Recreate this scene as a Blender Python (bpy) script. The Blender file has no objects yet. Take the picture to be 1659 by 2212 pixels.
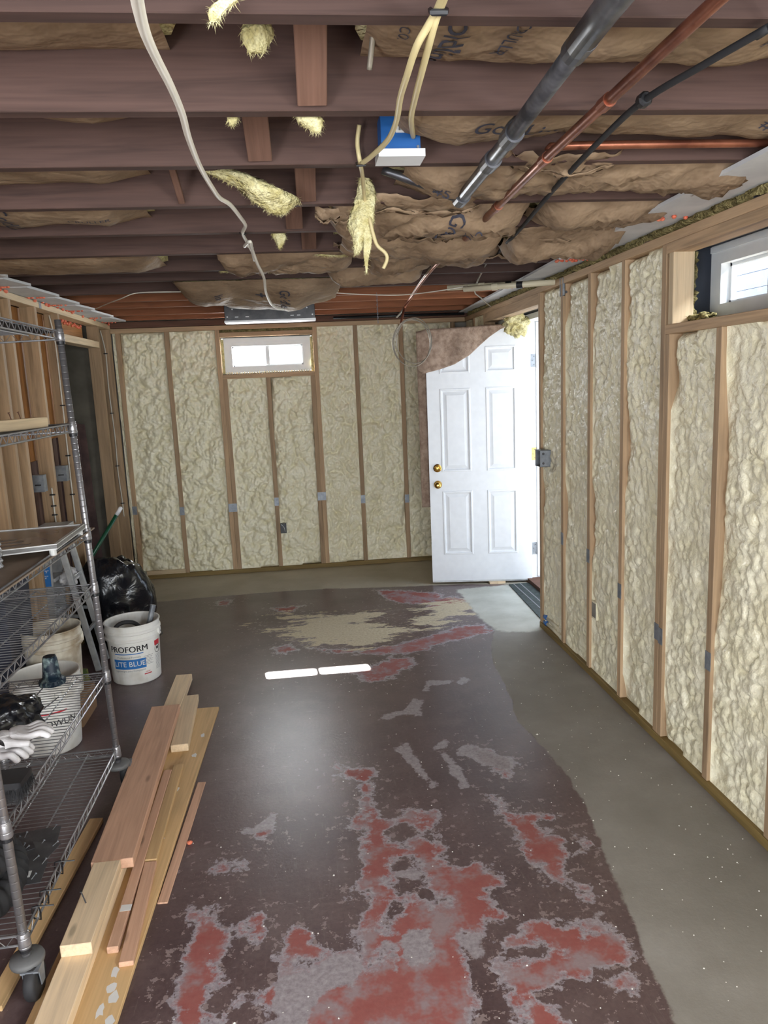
import bpy, bmesh, math, random
import numpy as np
from mathutils import Vector, Matrix, Euler

random.seed(7)
sc = bpy.context.scene
COL = sc.collection

# ------------------------------------------------------------------ camera
CAM_H = 1.6613
F_PX, PITCH, ROLL, YAW = 1607.16, .1724, -.0432, .1081
IW, IH = 1659, 2212


def cam_axes():
    fw = Vector((math.sin(YAW) * math.cos(PITCH), math.cos(YAW) * math.cos(PITCH), -math.sin(PITCH)))
    rt = Vector((math.cos(YAW), -math.sin(YAW), 0))
    up = rt.cross(fw)
    r2 = math.cos(ROLL) * rt + math.sin(ROLL) * up
    u2 = -math.sin(ROLL) * rt + math.cos(ROLL) * up
    return r2, u2, fw


AX_R, AX_U, AX_F = cam_axes()
cam_data = bpy.data.cameras.new('camera')
cam_data.sensor_fit = 'HORIZONTAL'
cam_data.sensor_width = 36
cam_data.lens = 36 * F_PX / IW
cam_data.clip_start = .02
cam = bpy.data.objects.new('camera', cam_data)
COL.objects.link(cam)
cam.matrix_world = Matrix(((AX_R.x, AX_U.x, -AX_F.x, 0), (AX_R.y, AX_U.y, -AX_F.y, 0),
                           (AX_R.z, AX_U.z, -AX_F.z, CAM_H), (0, 0, 0, 1)))
sc.camera = cam


def P(u, v, ax, val):
    """survey helper: where the sight line of a photo pixel meets a known plane of the room"""
    d = AX_R * ((u - IW / 2) / F_PX) - AX_U * ((v - IH / 2) / F_PX) + AX_F
    c = (0, 0, CAM_H)
    i = 'xyz'.index(ax)
    t = (val - c[i]) / d[i]
    return Vector((d.x * t, d.y * t, CAM_H + d.z * t))


# ------------------------------------------------------------------ world, sun, daylight, added fill lamps
world = bpy.data.worlds.new('World')
sc.world = world
world.use_nodes = True
bg = world.node_tree.nodes['Background']
bg.inputs[0].default_value = (.74, .87, 1, 1)
bg.inputs[1].default_value = 1.3

sun_d = bpy.data.lights.new('sun', 'SUN')
sun_d.energy = 65
sun_d.angle = math.radians(.55)
sun_d.color = (1, .96, .9)
sun = bpy.data.objects.new('sun', sun_d)
COL.objects.link(sun)
SUN_DIR = Vector((.255, -2.60, -1.87)).normalized()
sun.rotation_euler = SUN_DIR.to_track_quat('-Z', 'Y').to_euler()
sun.location = (-1, 12, 6)


def area(name, loc, direction, sx, sy, power, color):
    l = bpy.data.lights.new(name, 'AREA')
    l.shape = 'RECTANGLE'
    l.size, l.size_y, l.energy, l.color = sx, sy, power, color
    o = bpy.data.objects.new(name, l)
    COL.objects.link(o)
    o.location = loc
    o.rotation_euler = Vector(direction).to_track_quat('-Z', 'Y').to_euler()
    return o


area('daylight_back_window', (-.236, 6.95, 1.93), (0, -1, -.1), .70, .26, 26, (.93, .97, 1))
area('daylight_door', (2.05, 5.2, 1.1), (-1, 0, 0), 1.0, 2.0, 7, (.86, .94, 1))
area('daylight_side_window', (2.35, 2.70, 2.72), (-1, 0, -.95), 1.2, .6, 150, (.88, .94, 1))
area('fill_right_behind', (1.66, -.8, 1.8), (-1, .2, -.1), 1.35, .66, 62, (.92, .96, 1))  # added fill lamp; the window behind the viewer is made up
area('fill_left_behind', (-1.66, -1.1, 1.02), (1, .15, 0), 1.4, 1.95, 80, (.92, .96, 1))  # lamp added to brighten the right wall, in a made-up doorway
area('fill_rear', (.3, -3.62, 1.1), (0, 1, 0), 2.3, 2.0, 90, (.92, .96, 1))  # added fill lamp at an assumed opening behind the viewer

sc.view_settings.view_transform = 'Standard'
sc.view_settings.look = 'None'
sc.view_settings.gamma = 1
sc.view_settings.use_curve_mapping = False
sc.view_settings.exposure = 0.98
try:
    sc.cycles.use_denoising = True
    sc.cycles.max_bounces = 4
    sc.cycles.diffuse_bounces = 3
    sc.cycles.glossy_bounces = 2
    sc.cycles.transparent_max_bounces = 8
    sc.cycles.sample_clamp_indirect = 4
    sc.cycles.use_auto_tile = False
    sc.cycles.time_limit = 900
    sc.cycles.use_adaptive_sampling = True
    sc.cycles.adaptive_threshold = .06
    sc.cycles.adaptive_min_samples = 16
    sc.cycles.caustics_reflective = False
    sc.cycles.caustics_refractive = False
except Exception:
    pass


# ------------------------------------------------------------------ numpy noise
def _h(ix, iy, iz, s):
    n = (ix.astype(np.int64) * 374761393 + iy.astype(np.int64) * 668265263 + iz.astype(np.int64) * 2147483647 + s * 1274126177)
    n = (n ^ (n >> 13)) * 1274126177
    n = n ^ (n >> 16)
    return (n & 0xffffff) / float(0xffffff)


def vnoise(x, y, z=0.0, s=0):
    x, y = np.asarray(x, float), np.asarray(y, float)
    z = np.zeros_like(x) + z
    ix, iy, iz = np.floor(x), np.floor(y), np.floor(z)
    fx, fy, fz = x - ix, y - iy, z - iz
    fx, fy, fz = [f * f * (3 - 2 * f) for f in (fx, fy, fz)]
    r = 0
    for dx in (0, 1):
        for dy in (0, 1):
            for dz in (0, 1):
                w = (fx if dx else 1 - fx) * (fy if dy else 1 - fy) * (fz if dz else 1 - fz)
                r = r + w * _h(ix + dx, iy + dy, iz + dz, s)
    return r * 2 - 1


def fbm(x, y, z=0.0, s=0, octv=4, gain=.5):
    r, a, f = 0, 1.0, 1.0
    for i in range(octv):
        r = r + a * vnoise(np.asarray(x) * f, np.asarray(y) * f, np.asarray(z) * f, s + i * 17)
        a *= gain
        f *= 2.03
    return r


def lumps(x, y, cell, s, rmin=.55, rmax=1.0):
    """union of rounded bumps: spray foam blisters"""
    gx, gy = x / cell, y / cell
    ix, iy = np.floor(gx), np.floor(gy)
    best = np.zeros_like(gx)
    z0 = np.zeros_like(ix)
    for dx in (-1, 0, 1):
        for dy in (-1, 0, 1):
            cx, cy = ix + dx, iy + dy
            px = cx + _h(cx, cy, z0, s)
            py = cy + _h(cx, cy, z0, s + 1)
            r = rmin + (rmax - rmin) * _h(cx, cy, z0, s + 2)
            d2 = (gx - px) ** 2 + (gy - py) ** 2
            best = np.maximum(best, np.sqrt(np.maximum(0, r * r - d2)) * (0.55 + .45 * r))
    return best * cell


# ------------------------------------------------------------------ materials
class NT:
    def __init__(s, name):
        s.m = bpy.data.materials.new(name)
        s.m.use_nodes = True
        s.t = s.m.node_tree
        s.b = s.t.nodes['Principled BSDF']
        s.out = s.t.nodes['Material Output']

    def n(s, kind, **kw):
        nd = s.t.nodes.new(kind)
        for k, v in kw.items():
            if k in nd.inputs.keys():
                nd.inputs[k].default_value = v
            else:
                setattr(nd, k, v)
        return nd

    def l(s, a, b):
        s.t.links.new(a, b)

    def coords(s, kind='Object', scale=(1, 1, 1), rnd=True):
        tc = s.n('ShaderNodeTexCoord')
        mp = s.n('ShaderNodeMapping')
        mp.inputs['Scale'].default_value = scale
        src = tc.outputs[kind]
        if rnd:
            oi = s.n('ShaderNodeObjectInfo')
            mul = s.n('ShaderNodeMath', operation='MULTIPLY')
            s.l(oi.outputs['Random'], mul.inputs[0])
            mul.inputs[1].default_value = 31.7
            add = s.n('ShaderNodeVectorMath', operation='ADD')
            s.l(src, add.inputs[0])
            s.l(mul.outputs[0], add.inputs[1])
            src = add.outputs[0]
        s.l(src, mp.inputs['Vector'])
        return mp.outputs[0]

    def noise(s, vec, scale, detail=4, rough=.55, dist=0):
        nd = s.n('ShaderNodeTexNoise')
        nd.inputs['Scale'].default_value = scale
        nd.inputs['Detail'].default_value = detail
        nd.inputs['Roughness'].default_value = rough
        nd.inputs['Distortion'].default_value = dist
        s.l(vec, nd.inputs['Vector'])
        return nd.outputs['Fac']

    def ramp(s, fac, stops):
        nd = s.n('ShaderNodeValToRGB')
        el = nd.color_ramp.elements
        while len(el) < len(stops):
            el.new(.5)
        for e, (p, c) in zip(el, stops):
            e.position = p
            e.color = (*c, 1) if len(c) == 3 else c
        s.l(fac, nd.inputs[0])
        return nd.outputs[0]

    def mix(s, fac, a, b, mode='MIX'):
        nd = s.n('ShaderNodeMix', data_type='RGBA', blend_type=mode)
        for i, v in ((0, fac), (6, a), (7, b)):
            if hasattr(v, 'is_output'):
                s.l(v, nd.inputs[i])
            elif i == 0:
                nd.inputs[0].default_value = v
            else:
                nd.inputs[i].default_value = (*v, 1) if len(v) == 3 else v
        return nd.outputs[2]

    def math(s, op, a, b=None, clamp=False):
        nd = s.n('ShaderNodeMath', operation=op)
        nd.use_clamp = clamp
        for i, v in ((0, a), (1, b)):
            if v is None:
                continue
            if hasattr(v, 'is_output'):
                s.l(v, nd.inputs[i])
            else:
                nd.inputs[i].default_value = v
        return nd.outputs[0]

    def bump(s, h, strength=.3, dist=.01):
        nd = s.n('ShaderNodeBump')
        nd.inputs['Strength'].default_value = strength
        nd.inputs['Distance'].default_value = dist
        s.l(h, nd.inputs['Height'])
        s.l(nd.outputs[0], s.b.inputs['Normal'])

    def set(s, rough=.5, metal=0, spec=.5, col=None):
        s.b.inputs['Roughness'].default_value = rough
        s.b.inputs['Metallic'].default_value = metal
        s.b.inputs['Specular IOR Level'].default_value = spec
        if col is not None:
            if hasattr(col, 'is_output'):
                s.l(col, s.b.inputs['Base Color'])
            else:
                s.b.inputs['Base Color'].default_value = (*col, 1)
        return s.m


def srgb(r, g, b):
    f = lambda c: (c / 255 / 12.92) if c <= 10 else ((c / 255 + .055) / 1.055) ** 2.4
    return f(r), f(g), f(b)


def mul(c, k):
    return tuple(min(1, x * k) for x in c)


def M_wood(name, c, var=.25, rough=.65, grain=1.0, knots=True, spec=.3):
    t = NT(name)
    v = t.coords('Object', (1.6, 26, 26))
    g = t.noise(v, 1.0 * grain, 3, .62, 1.0)
    v2 = t.coords('Object', (5, 130, 130))
    f = t.noise(v2, 1.0, 1, .6)
    col = t.ramp(g, [(.28, mul(c, 1 - var * 1.35)), (.5, c), (.74, mul(c, 1 + var * .8))])
    col = t.mix(.35, col, t.ramp(f, [(.3, (.72, .68, .65)), (.7, (1, 1, 1))]), 'MULTIPLY')
    if knots:
        v3 = t.coords('Object', (2.2, 7, 7))
        vo = t.n('ShaderNodeTexVoronoi', Scale=1.3)
        t.l(v3, vo.inputs['Vector'])
        k = t.ramp(vo.outputs['Distance'], [(.05, (1, 1, 1)), (.11, (0, 0, 0))])
        col = t.mix(t.math('MULTIPLY', k, .65), col, mul(c, .35))
    oi = t.n('ShaderNodeObjectInfo')
    hsv = t.n('ShaderNodeHueSaturation')
    t.l(col, hsv.inputs['Color'])
    t.l(t.math('ADD', t.math('MULTIPLY', oi.outputs['Random'], .34), .83), hsv.inputs['Value'])
    return t.set(rough, 0, spec, hsv.outputs[0])


def M_noise(name, c1, c2, scale=8, rough=.6, metal=0, bump=0, bscale=40, bdist=.01, spec=.5, lo=.35, hi=.65, detail=3):
    t = NT(name)
    v = t.coords('Object')
    col = t.ramp(t.noise(v, scale, detail, .6), [(lo, c1), (hi, c2)])
    if bump:
        t.bump(t.noise(v, bscale, 2, .6), bump, bdist)
    return t.set(rough, metal, spec, col)


def M_plain(name, c, rough=.5, metal=0, spec=.5):
    t = NT(name)
    v = t.coords('Object')
    n = t.noise(v, 18, 1, .6)
    col = t.ramp(n, [(.3, mul(c, .965)), (.7, mul(c, 1.015))])
    return t.set(rough, metal, spec, col)


MAT = {}
MAT['stud'] = M_wood('stud_wood', srgb(178, 150, 118), knots=False)
MAT['stud_pale'] = M_wood('pale_stud_wood', srgb(208, 186, 152), .18)
MAT['joist'] = M_wood('old_joist_wood', srgb(82, 62, 56), .28, .75, knots=False)
MAT['joist_lit'] = M_wood('lit_joist_wood', srgb(140, 88, 58), .25, .7, knots=False)  # joist wood coloured orange for the window light on the far joists
MAT['bridging'] = M_wood('bridging_wood', srgb(120, 90, 76), .25, .75, knots=False)
MAT['treated'] = M_wood('treated_wood', srgb(138, 116, 70), .25, knots=False)
MAT['pine'] = M_wood('pale_pine', srgb(228, 204, 170), .15)
MAT['redwood'] = M_wood('reddish_fir', srgb(200, 160, 134), .15)
MAT['lath'] = M_wood('pink_lath_wood', srgb(206, 166, 140), .15)
MAT['plywood'] = M_wood('plywood_face', srgb(212, 178, 130), .2, .6, .35)
MAT['panel'] = M_wood('orange_panel_wood', srgb(178, 124, 72), .3, .6, knots=False)
MAT['oldboard'] = M_wood('dark_board_wood', srgb(96, 66, 52), .3, .7, knots=False)
MAT['foam'] = M_noise('spray_foam', srgb(233, 225, 192), srgb(244, 238, 212), 9, .34, 0, .7, 55, .008, .55)
MAT['kraft'] = M_noise('kraft_paper', srgb(130, 108, 86), srgb(160, 136, 110), 7, .7, 0, .5, 22, .02, .25)
MAT['fiber'] = M_noise('yellow_fiberglass', srgb(196, 184, 128), srgb(230, 222, 176), 25, .95, 0, .8, 60, .02, .1)
MAT['rockwool'] = M_noise('olive_rockwool', srgb(96, 86, 54), srgb(158, 146, 100), 40, .95, 0, .9, 70, .02, .1)
MAT['drywall'] = M_noise('drywall_board', srgb(206, 207, 208), srgb(222, 222, 222), 6, .85)
MAT['sealant'] = M_noise('orange_fire_foam', srgb(214, 96, 70), srgb(240, 140, 108), 30, .6, 0, .5, 60, .01)
MAT['iron'] = M_noise('dark_iron_pipe', srgb(70, 70, 74), srgb(110, 110, 114), 14, .38, .7)
MAT['copper'] = M_noise('old_copper', srgb(120, 72, 56), srgb(168, 108, 84), 10, .38, .8)
MAT['steel'] = M_noise('galvanised_steel', srgb(120, 125, 132), srgb(148, 153, 158), 22, .45, .4)
MAT['dark_steel'] = M_noise('grey_painted_steel', srgb(70, 70, 73), srgb(92, 92, 94), 12, .45, .2)
MAT['black'] = M_plain('black_plastic', (.012, .012, .014), .4)
MAT['black_rubber'] = M_plain('black_rubber', (.018, .018, .02), .7)
MAT['grey_rubber'] = M_plain('grey_rubber', (.12, .12, .12), .6)
MAT['wire_white'] = M_plain('white_cable', srgb(214, 208, 194), .5)
MAT['wire_cream'] = M_plain('cream_cable', srgb(206, 190, 142), .5)
MAT['wire_grey'] = M_plain('grey_wire', srgb(150, 142, 128), .4, .3)
MAT['blue'] = M_plain('blue_plastic', srgb(30, 96, 168), .45)
MAT['white'] = M_plain('white_paint', srgb(232, 234, 236), .42)
MAT['vinyl'] = M_plain('white_vinyl', srgb(226, 230, 232), .4)
MAT['brass'] = M_plain('polished_brass', srgb(214, 172, 92), .22, 1)
MAT['plasterboard_white'] = M_plain('white_sheet', srgb(230, 230, 228), .7)
MAT['concrete'] = M_noise('concrete_wall', srgb(120, 116, 108), srgb(160, 156, 146), 5, .9, 0, .3, 30, .01)
MAT['siding'] = M_noise('pale_siding', srgb(66, 88, 122), srgb(78, 100, 134), 3, .7)
MAT['pex'] = M_plain('cream_plastic_pipe', srgb(216, 206, 178), .4)
MAT['bucket'] = M_noise('white_bucket_plastic', srgb(206, 202, 190), srgb(236, 235, 230), 6, .35, 0, 0, 40, .01, .5, .3, .5)
MAT['bucket_dirty'] = M_noise('dirty_bucket_plastic', srgb(160, 142, 116), srgb(222, 216, 200), 7, .5, 0, 0, 40, .01, .5, .35, .6)
MAT['cloth'] = M_noise('beige_blanket', srgb(142, 120, 104), srgb(176, 154, 136), 26, .95, 0, .6, 160, .006, .15)
MAT['curtain'] = M_noise('brown_curtain', srgb(58, 42, 40), srgb(86, 64, 60), 6, .85)
MAT['green'] = M_plain('green_enamel', srgb(6, 70, 46), .35)
MAT['navy'] = M_plain('navy_plastic', srgb(34, 38, 54), .5)
MAT['ink'] = M_plain('dark_print', srgb(58, 58, 70), .8)
MAT['ink_black'] = M_plain('black_print', srgb(24, 24, 28), .6)
MAT['ink_blue'] = M_plain('blue_print', srgb(40, 112, 184), .5)
MAT['ink_red'] = M_plain('red_print', srgb(198, 50, 60), .5)
MAT['ink_grey'] = M_plain('grey_print', srgb(130, 130, 134), .6)
MAT['paper'] = M_plain('white_label', srgb(226, 226, 224), .6)
MAT['dark_lining'] = M_plain('dark_reveal_lining', srgb(30, 36, 48), .5)
MAT['hardboard'] = M_noise('brown_hardboard', srgb(128, 112, 96), srgb(152, 134, 116), 5, .6)
MAT['acrylic'] = M_noise('grey_acrylic', srgb(112, 108, 108), srgb(140, 134, 132), 4, .18)
MAT['frame_white'] = M_plain('white_frame', srgb(206, 206, 204), .4)
MAT['alu'] = M_noise('dull_aluminium', srgb(170, 172, 174), srgb(204, 205, 204), 12, .4, .5)
MAT['shoe'] = M_noise('white_glove_cotton', srgb(190, 186, 186), srgb(222, 220, 222), 14, .9)
MAT['bubble'] = M_noise('silver_bubble_wrap', srgb(150, 150, 152), srgb(214, 214, 216), 60, .2, .6, .9, 90, .01)
MAT['greenbag'] = M_noise('green_packet', srgb(76, 98, 50), srgb(150, 150, 70), 18, .5)
MAT['orange'] = M_plain('orange_packet', srgb(236, 150, 46), .5)
MAT['crumb'] = M_plain('plaster_crumb', srgb(222, 218, 210), .8)
MAT['paint_teal'] = M_noise('paint_splattered_teal', srgb(24, 42, 58), srgb(150, 172, 170), 34, .5, 0, 0, 40, .01, .5, .5, .72)
MAT['stripe_dark'] = M_plain('dark_grey_stripe', srgb(84, 82, 86), .3)

# chrome post with fine rings
_t = NT('grooved_chrome')
_v = _t.coords('Object', (1, 1, 1), False)
_w = _t.n('ShaderNodeTexWave', wave_type='BANDS', bands_direction='Z')
_w.inputs['Scale'].default_value = 12.6
_t.l(_v, _w.inputs['Vector'])
_t.bump(_t.ramp(_w.outputs[1], [(.0, (0, 0, 0)), (.08, (1, 1, 1))]), .5, .002)
MAT['post'] = _t.set(.32, .65, .5, srgb(150, 148, 150))
_t = NT('bright_chrome')
_v = _t.coords('Object')
_c = _t.ramp(_t.noise(_v, 20, 3), [(.3, srgb(130, 131, 134)), (.7, srgb(168, 169, 171))])
MAT['chrome'] = _t.set(.28, .6, .5, _c)

# black garbage bag film
_t = NT('black_bag_film')
_v = _t.coords('Object')
_t.bump(_t.noise(_v, 9, 3, .6, .8), .35, .03)
MAT['bag'] = _t.set(.22, 0, .6, (.008, .009, .012))

# window glass: clear and slightly mirroring
_t = NT('window_glass')
_tr = _t.n('ShaderNodeBsdfTransparent')
_gl = _t.n('ShaderNodeBsdfGlossy')
_gl.inputs['Roughness'].default_value = .02
_mx = _t.n('ShaderNodeMixShader')
_mx.inputs[0].default_value = .07
_t.l(_tr.outputs[0], _mx.inputs[1])
_t.l(_gl.outputs[0], _mx.inputs[2])
_t.l(_mx.outputs[0], _t.out.inputs[0])
MAT['glass'] = _t.m


# ------------------------------------------------------------------ object helpers
def link(o, parent=None):
    COL.objects.link(o)
    if parent is not None:
        o.parent = parent
    return o


def tag(o, label=None, cat=None, group=None, kind=None):
    if label:
        o['label'] = label
    if cat:
        o['category'] = cat
    if group:
        o['group'] = group
    if kind:
        o['kind'] = kind
    return o


def thing(name, label, cat, loc=(0, 0, 0), group=None, rot=(0, 0, 0)):
    o = bpy.data.objects.new(name, None)
    o.empty_display_size = .1
    link(o)
    o.location = loc
    o.rotation_euler = rot
    return tag(o, label, cat, group)


def struct(name, label, cat):
    return tag(thing(name, label, cat), kind='structure')


class MB:
    """collects shapes in world (or thing-local) coordinates"""

    def __init__(s):
        s.v, s.f = [], []

    def add(s, vs, fs):
        o = len(s.v)
        s.v += [tuple(v) for v in vs]
        s.f += [tuple(i + o for i in f) for f in fs]
        return s

    def box(s, x0, x1, y0, y1, z0, z1):
        return s.add([(x, y, z) for z in (z0, z1) for y in (y0, y1) for x in (x0, x1)],
                     [(0, 2, 3, 1), (4, 5, 7, 6), (0, 1, 5, 4), (2, 6, 7, 3), (0, 4, 6, 2), (1, 3, 7, 5)])

    def prism(s, poly, d):
        """closed 3D polygon swept along vector d"""
        n = len(poly)
        d = Vector(d)
        vs = [Vector(p) for p in poly] + [Vector(p) + d for p in poly]
        fs = [tuple(range(n))[::-1], tuple(range(n, 2 * n))] + [(i, (i + 1) % n, n + (i + 1) % n, n + i) for i in range(n)]
        return s.add(vs, fs)

    def tube(s, path, r, n=8, cap=True, closed=False):
        path = [Vector(p) for p in path]
        m = len(path)
        rs = r if isinstance(r, (list, tuple)) else [r] * m
        ref = None
        vs, fs = [], []
        for i, p in enumerate(path):
            a = path[(i - 1) % m] if closed else path[max(i - 1, 0)]
            b = path[(i + 1) % m] if closed else path[min(i + 1, m - 1)]
            t = (b - a)
            t = t.normalized() if t.length > 1e-9 else Vector((0, 0, 1))
            if ref is None:
                ref = Vector((0, 0, 1)) if abs(t.z) < .9 else Vector((1, 0, 0))
            u = (ref - t * ref.dot(t))
            u = u.normalized() if u.length > 1e-6 else t.orthogonal().normalized()
            ref = u
            w = t.cross(u)
            for k in range(n):
                a_ = 2 * math.pi * k / n
                vs.append(p + (u * math.cos(a_) + w * math.sin(a_)) * rs[i])
        for i in range(m if closed else m - 1):
            j = (i + 1) % m
            for k in range(n):
                fs.append((i * n + k, i * n + (k + 1) % n, j * n + (k + 1) % n, j * n + k))
        if cap and not closed:
            fs.append(tuple(range(n))[::-1])
            fs.append(tuple((m - 1) * n + k for k in range(n)))
        return s.add(vs, fs)

    def lathe(s, prof, c, n=32, axis='z', cap=True):
        vs, fs = [], []
        for r, h in prof:
            for k in range(n):
                a = 2 * math.pi * k / n
                x, y = r * math.cos(a), r * math.sin(a)
                vs.append({'z': (c[0] + x, c[1] + y, c[2] + h), 'y': (c[0] + x, c[1] + h, c[2] + y),
                           'x': (c[0] + h, c[1] + x, c[2] + y)}[axis])
        m = len(prof)
        for i in range(m - 1):
            for k in range(n):
                fs.append((i * n + k, i * n + (k + 1) % n, (i + 1) * n + (k + 1) % n, (i + 1) * n + k))
        if cap:
            fs.append(tuple(range(n))[::-1])
            fs.append(tuple((m - 1) * n + k for k in range(n)))
        return s.add(vs, fs)

    def grid(s, pts):
        """pts[i][j] rows of points"""
        a = np.asarray(pts, float)
        ni, nj = a.shape[:2]
        fs = [(i * nj + j, i * nj + j + 1, (i + 1) * nj + j + 1, (i + 1) * nj + j) for i in range(ni - 1) for j in range(nj - 1)]
        return s.add(a.reshape(-1, 3).tolist(), fs)

    def build(s, name, mat, parent=None, smooth=False, local=False, fixn=False):
        """world-coordinate shape -> object whose origin is the thing's own origin"""
        off = Vector((0, 0, 0))
        if parent is not None and not local:
            root = parent
            while root.parent:
                root = root.parent
            off = root.location
        me = bpy.data.meshes.new(name)
        if parent is None and not local:
            a = np.array(s.v)
            off = Vector(((a[:, 0].min() + a[:, 0].max()) / 2, (a[:, 1].min() + a[:, 1].max()) / 2, a[:, 2].min()))
        me.from_pydata([(v[0] - off[0], v[1] - off[1], v[2] - off[2]) for v in s.v], [], s.f)
        if fixn:
            bm = bmesh.new()
            bm.from_mesh(me)
            bmesh.ops.recalc_face_normals(bm, faces=bm.faces)
            bm.to_mesh(me)
            bm.free()
        if smooth:
            me.polygons.foreach_set('use_smooth', [True] * len(me.polygons))
        me.materials.append(MAT[mat] if isinstance(mat, str) else mat)
        o = bpy.data.objects.new(name, me)
        if parent is None and not local:
            o.location = off
        return link(o, parent)


_beams = {}
BEAM_M = {}


def beam(name, p0, p1, w, t, mat, parent=None, up=(0, 0, 1), ch=.002):
    """timber from p0 to p1 (centre line); t is the size along 'up', w across"""
    p0, p1 = Vector(p0), Vector(p1)
    d = p1 - p0
    L = round(d.length, 4)
    key = (L, round(w, 4), round(t, 4), mat)
    if key not in _beams:
        bm = bmesh.new()
        bmesh.ops.create_cube(bm, size=1)
        for v in bm.verts:
            v.co = (v.co.x * L, v.co.y * w, v.co.z * t)
        if ch:
            bmesh.ops.bevel(bm, geom=bm.edges[:], offset=min(ch, w / 4, t / 4), segments=1, affect='EDGES')
        me = bpy.data.meshes.new(name)
        bm.to_mesh(me)
        bm.free()
        me.materials.append(MAT[mat])
        _beams[key] = me
    o = bpy.data.objects.new(name, _beams[key])
    x = d.normalized()
    z = Vector(up)
    z = (z - x * z.dot(x)).normalized()
    y = z.cross(x)
    R = Matrix((x, y, z)).transposed()
    off = Vector((0, 0, 0))
    if parent is not None:
        root = parent
        while root.parent:
            root = root.parent
        off = root.location
    o.matrix_local = Matrix.Translation((p0 + p1) / 2 - off) @ R.to_4x4()
    link(o, parent)
    BEAM_M[o.name] = Matrix.Translation((p0 + p1) / 2) @ R.to_4x4()
    return o


def smooth_path(pts, n=8):
    pts = [Vector(p) for p in pts]
    out = []
    for i in range(len(pts) - 1):
        p0, p1, p2, p3 = pts[max(i - 1, 0)], pts[i], pts[i + 1], pts[min(i + 2, len(pts) - 1)]
        for k in range(n):
            t = k / n
            out.append(.5 * ((2 * p1) + (p2 - p0) * t + (2 * p0 - 5 * p1 + 4 * p2 - p3) * t * t + (3 * p1 - p0 - 3 * p2 + p3) * t ** 3))
    out.append(pts[-1])
    return out


_fontcache = {}


def text_mesh(txt, size, fn, mat, name, parent, bold=0.0, fine=None):
    """flat lettering; fn maps text-plane (x, y) to a world point on the printed surface"""
    key = (txt, bold)
    if key not in _fontcache:
        cu = bpy.data.curves.new('lettering', 'FONT')
        cu.body = txt
        cu.size = 1
        cu.offset = bold
        cu.resolution_u = 3
        cu.align_x = 'CENTER'
        cu.align_y = 'CENTER'
        o = bpy.data.objects.new('lettering', cu)
        COL.objects.link(o)
        dg = bpy.context.evaluated_depsgraph_get()
        me = o.evaluated_get(dg).to_mesh()
        bm = bmesh.new()
        bm.from_mesh(me)
        bmesh.ops.triangulate(bm, faces=bm.faces[:])
        for _ in range(2):
            es = [e for e in bm.edges if e.calc_length() > .25]
            if es:
                bmesh.ops.subdivide_edges(bm, edges=es, cuts=1)
        bm.verts.ensure_lookup_table()
        vs = [(v.co.x, v.co.y) for v in bm.verts]
        fs = [tuple(v.index for v in f.verts) for f in bm.faces]
        bm.free()
        bpy.data.objects.remove(o)
        bpy.data.curves.remove(cu)
        _fontcache[key] = (vs, fs)
    vs, fs = _fontcache[key]
    return MB().add([fn(x * size, y * size) for x, y in vs], fs).build(name, mat, parent)


# ================================================================== SETTING
D = 6.72          # face of the back wall's studs
RX = 1.528        # face of the right wall's studs
LX = -1.54        # face of the left wall's studs
ZT = 2.167        # underside of top plates
S = .4064
XA = -1.49
JZ = 2.25         # underside of the joists

# ---------------------------------------------------------------- floor
fx0, fx1, fy0, fy1 = -2.6, 1.98, -3.6, 6.86
NXF, NYF = 230, 523
gx, gy = np.meshgrid(np.linspace(fx0, fx1, NXF), np.linspace(fy0, fy1, NYF), indexing='ij')


def fpoly(pts, sx=1, sy=1, ox=0, oy=0):
    return np.array([tuple(P(ox + x * sx, oy + y * sy, 'z', 0))[:2] for x, y in pts])


def A(pts):
    return fpoly(pts, .819, .819, 300, 1600)


def B(pts):
    return fpoly(pts, .5727, .5727, 300, 1240)


def sdf(polys):
    best = np.full(gx.shape, -9.0)
    for pg in polys:
        d = np.full(gx.shape, 9.0)
        ins = np.zeros(gx.shape, bool)
        for i in range(len(pg)):
            a, b = pg[i], pg[(i + 1) % len(pg)]
            e = b - a
            t = np.clip(((gx - a[0]) * e[0] + (gy - a[1]) * e[1]) / max(e @ e, 1e-9), 0, 1)
            d = np.minimum(d, np.hypot(gx - a[0] - t * e[0], gy - a[1] - t * e[1]))
            c = (a[1] > gy) != (b[1] > gy)
            with np.errstate(divide='ignore', invalid='ignore'):
                xi = (b[0] - a[0]) * (gy - a[1]) / (b[1] - a[1] if b[1] != a[1] else 1e-9) + a[0]
            ins ^= c & (gx < xi)
        best = np.maximum(best, np.where(ins, d, -d))
    return best


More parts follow.
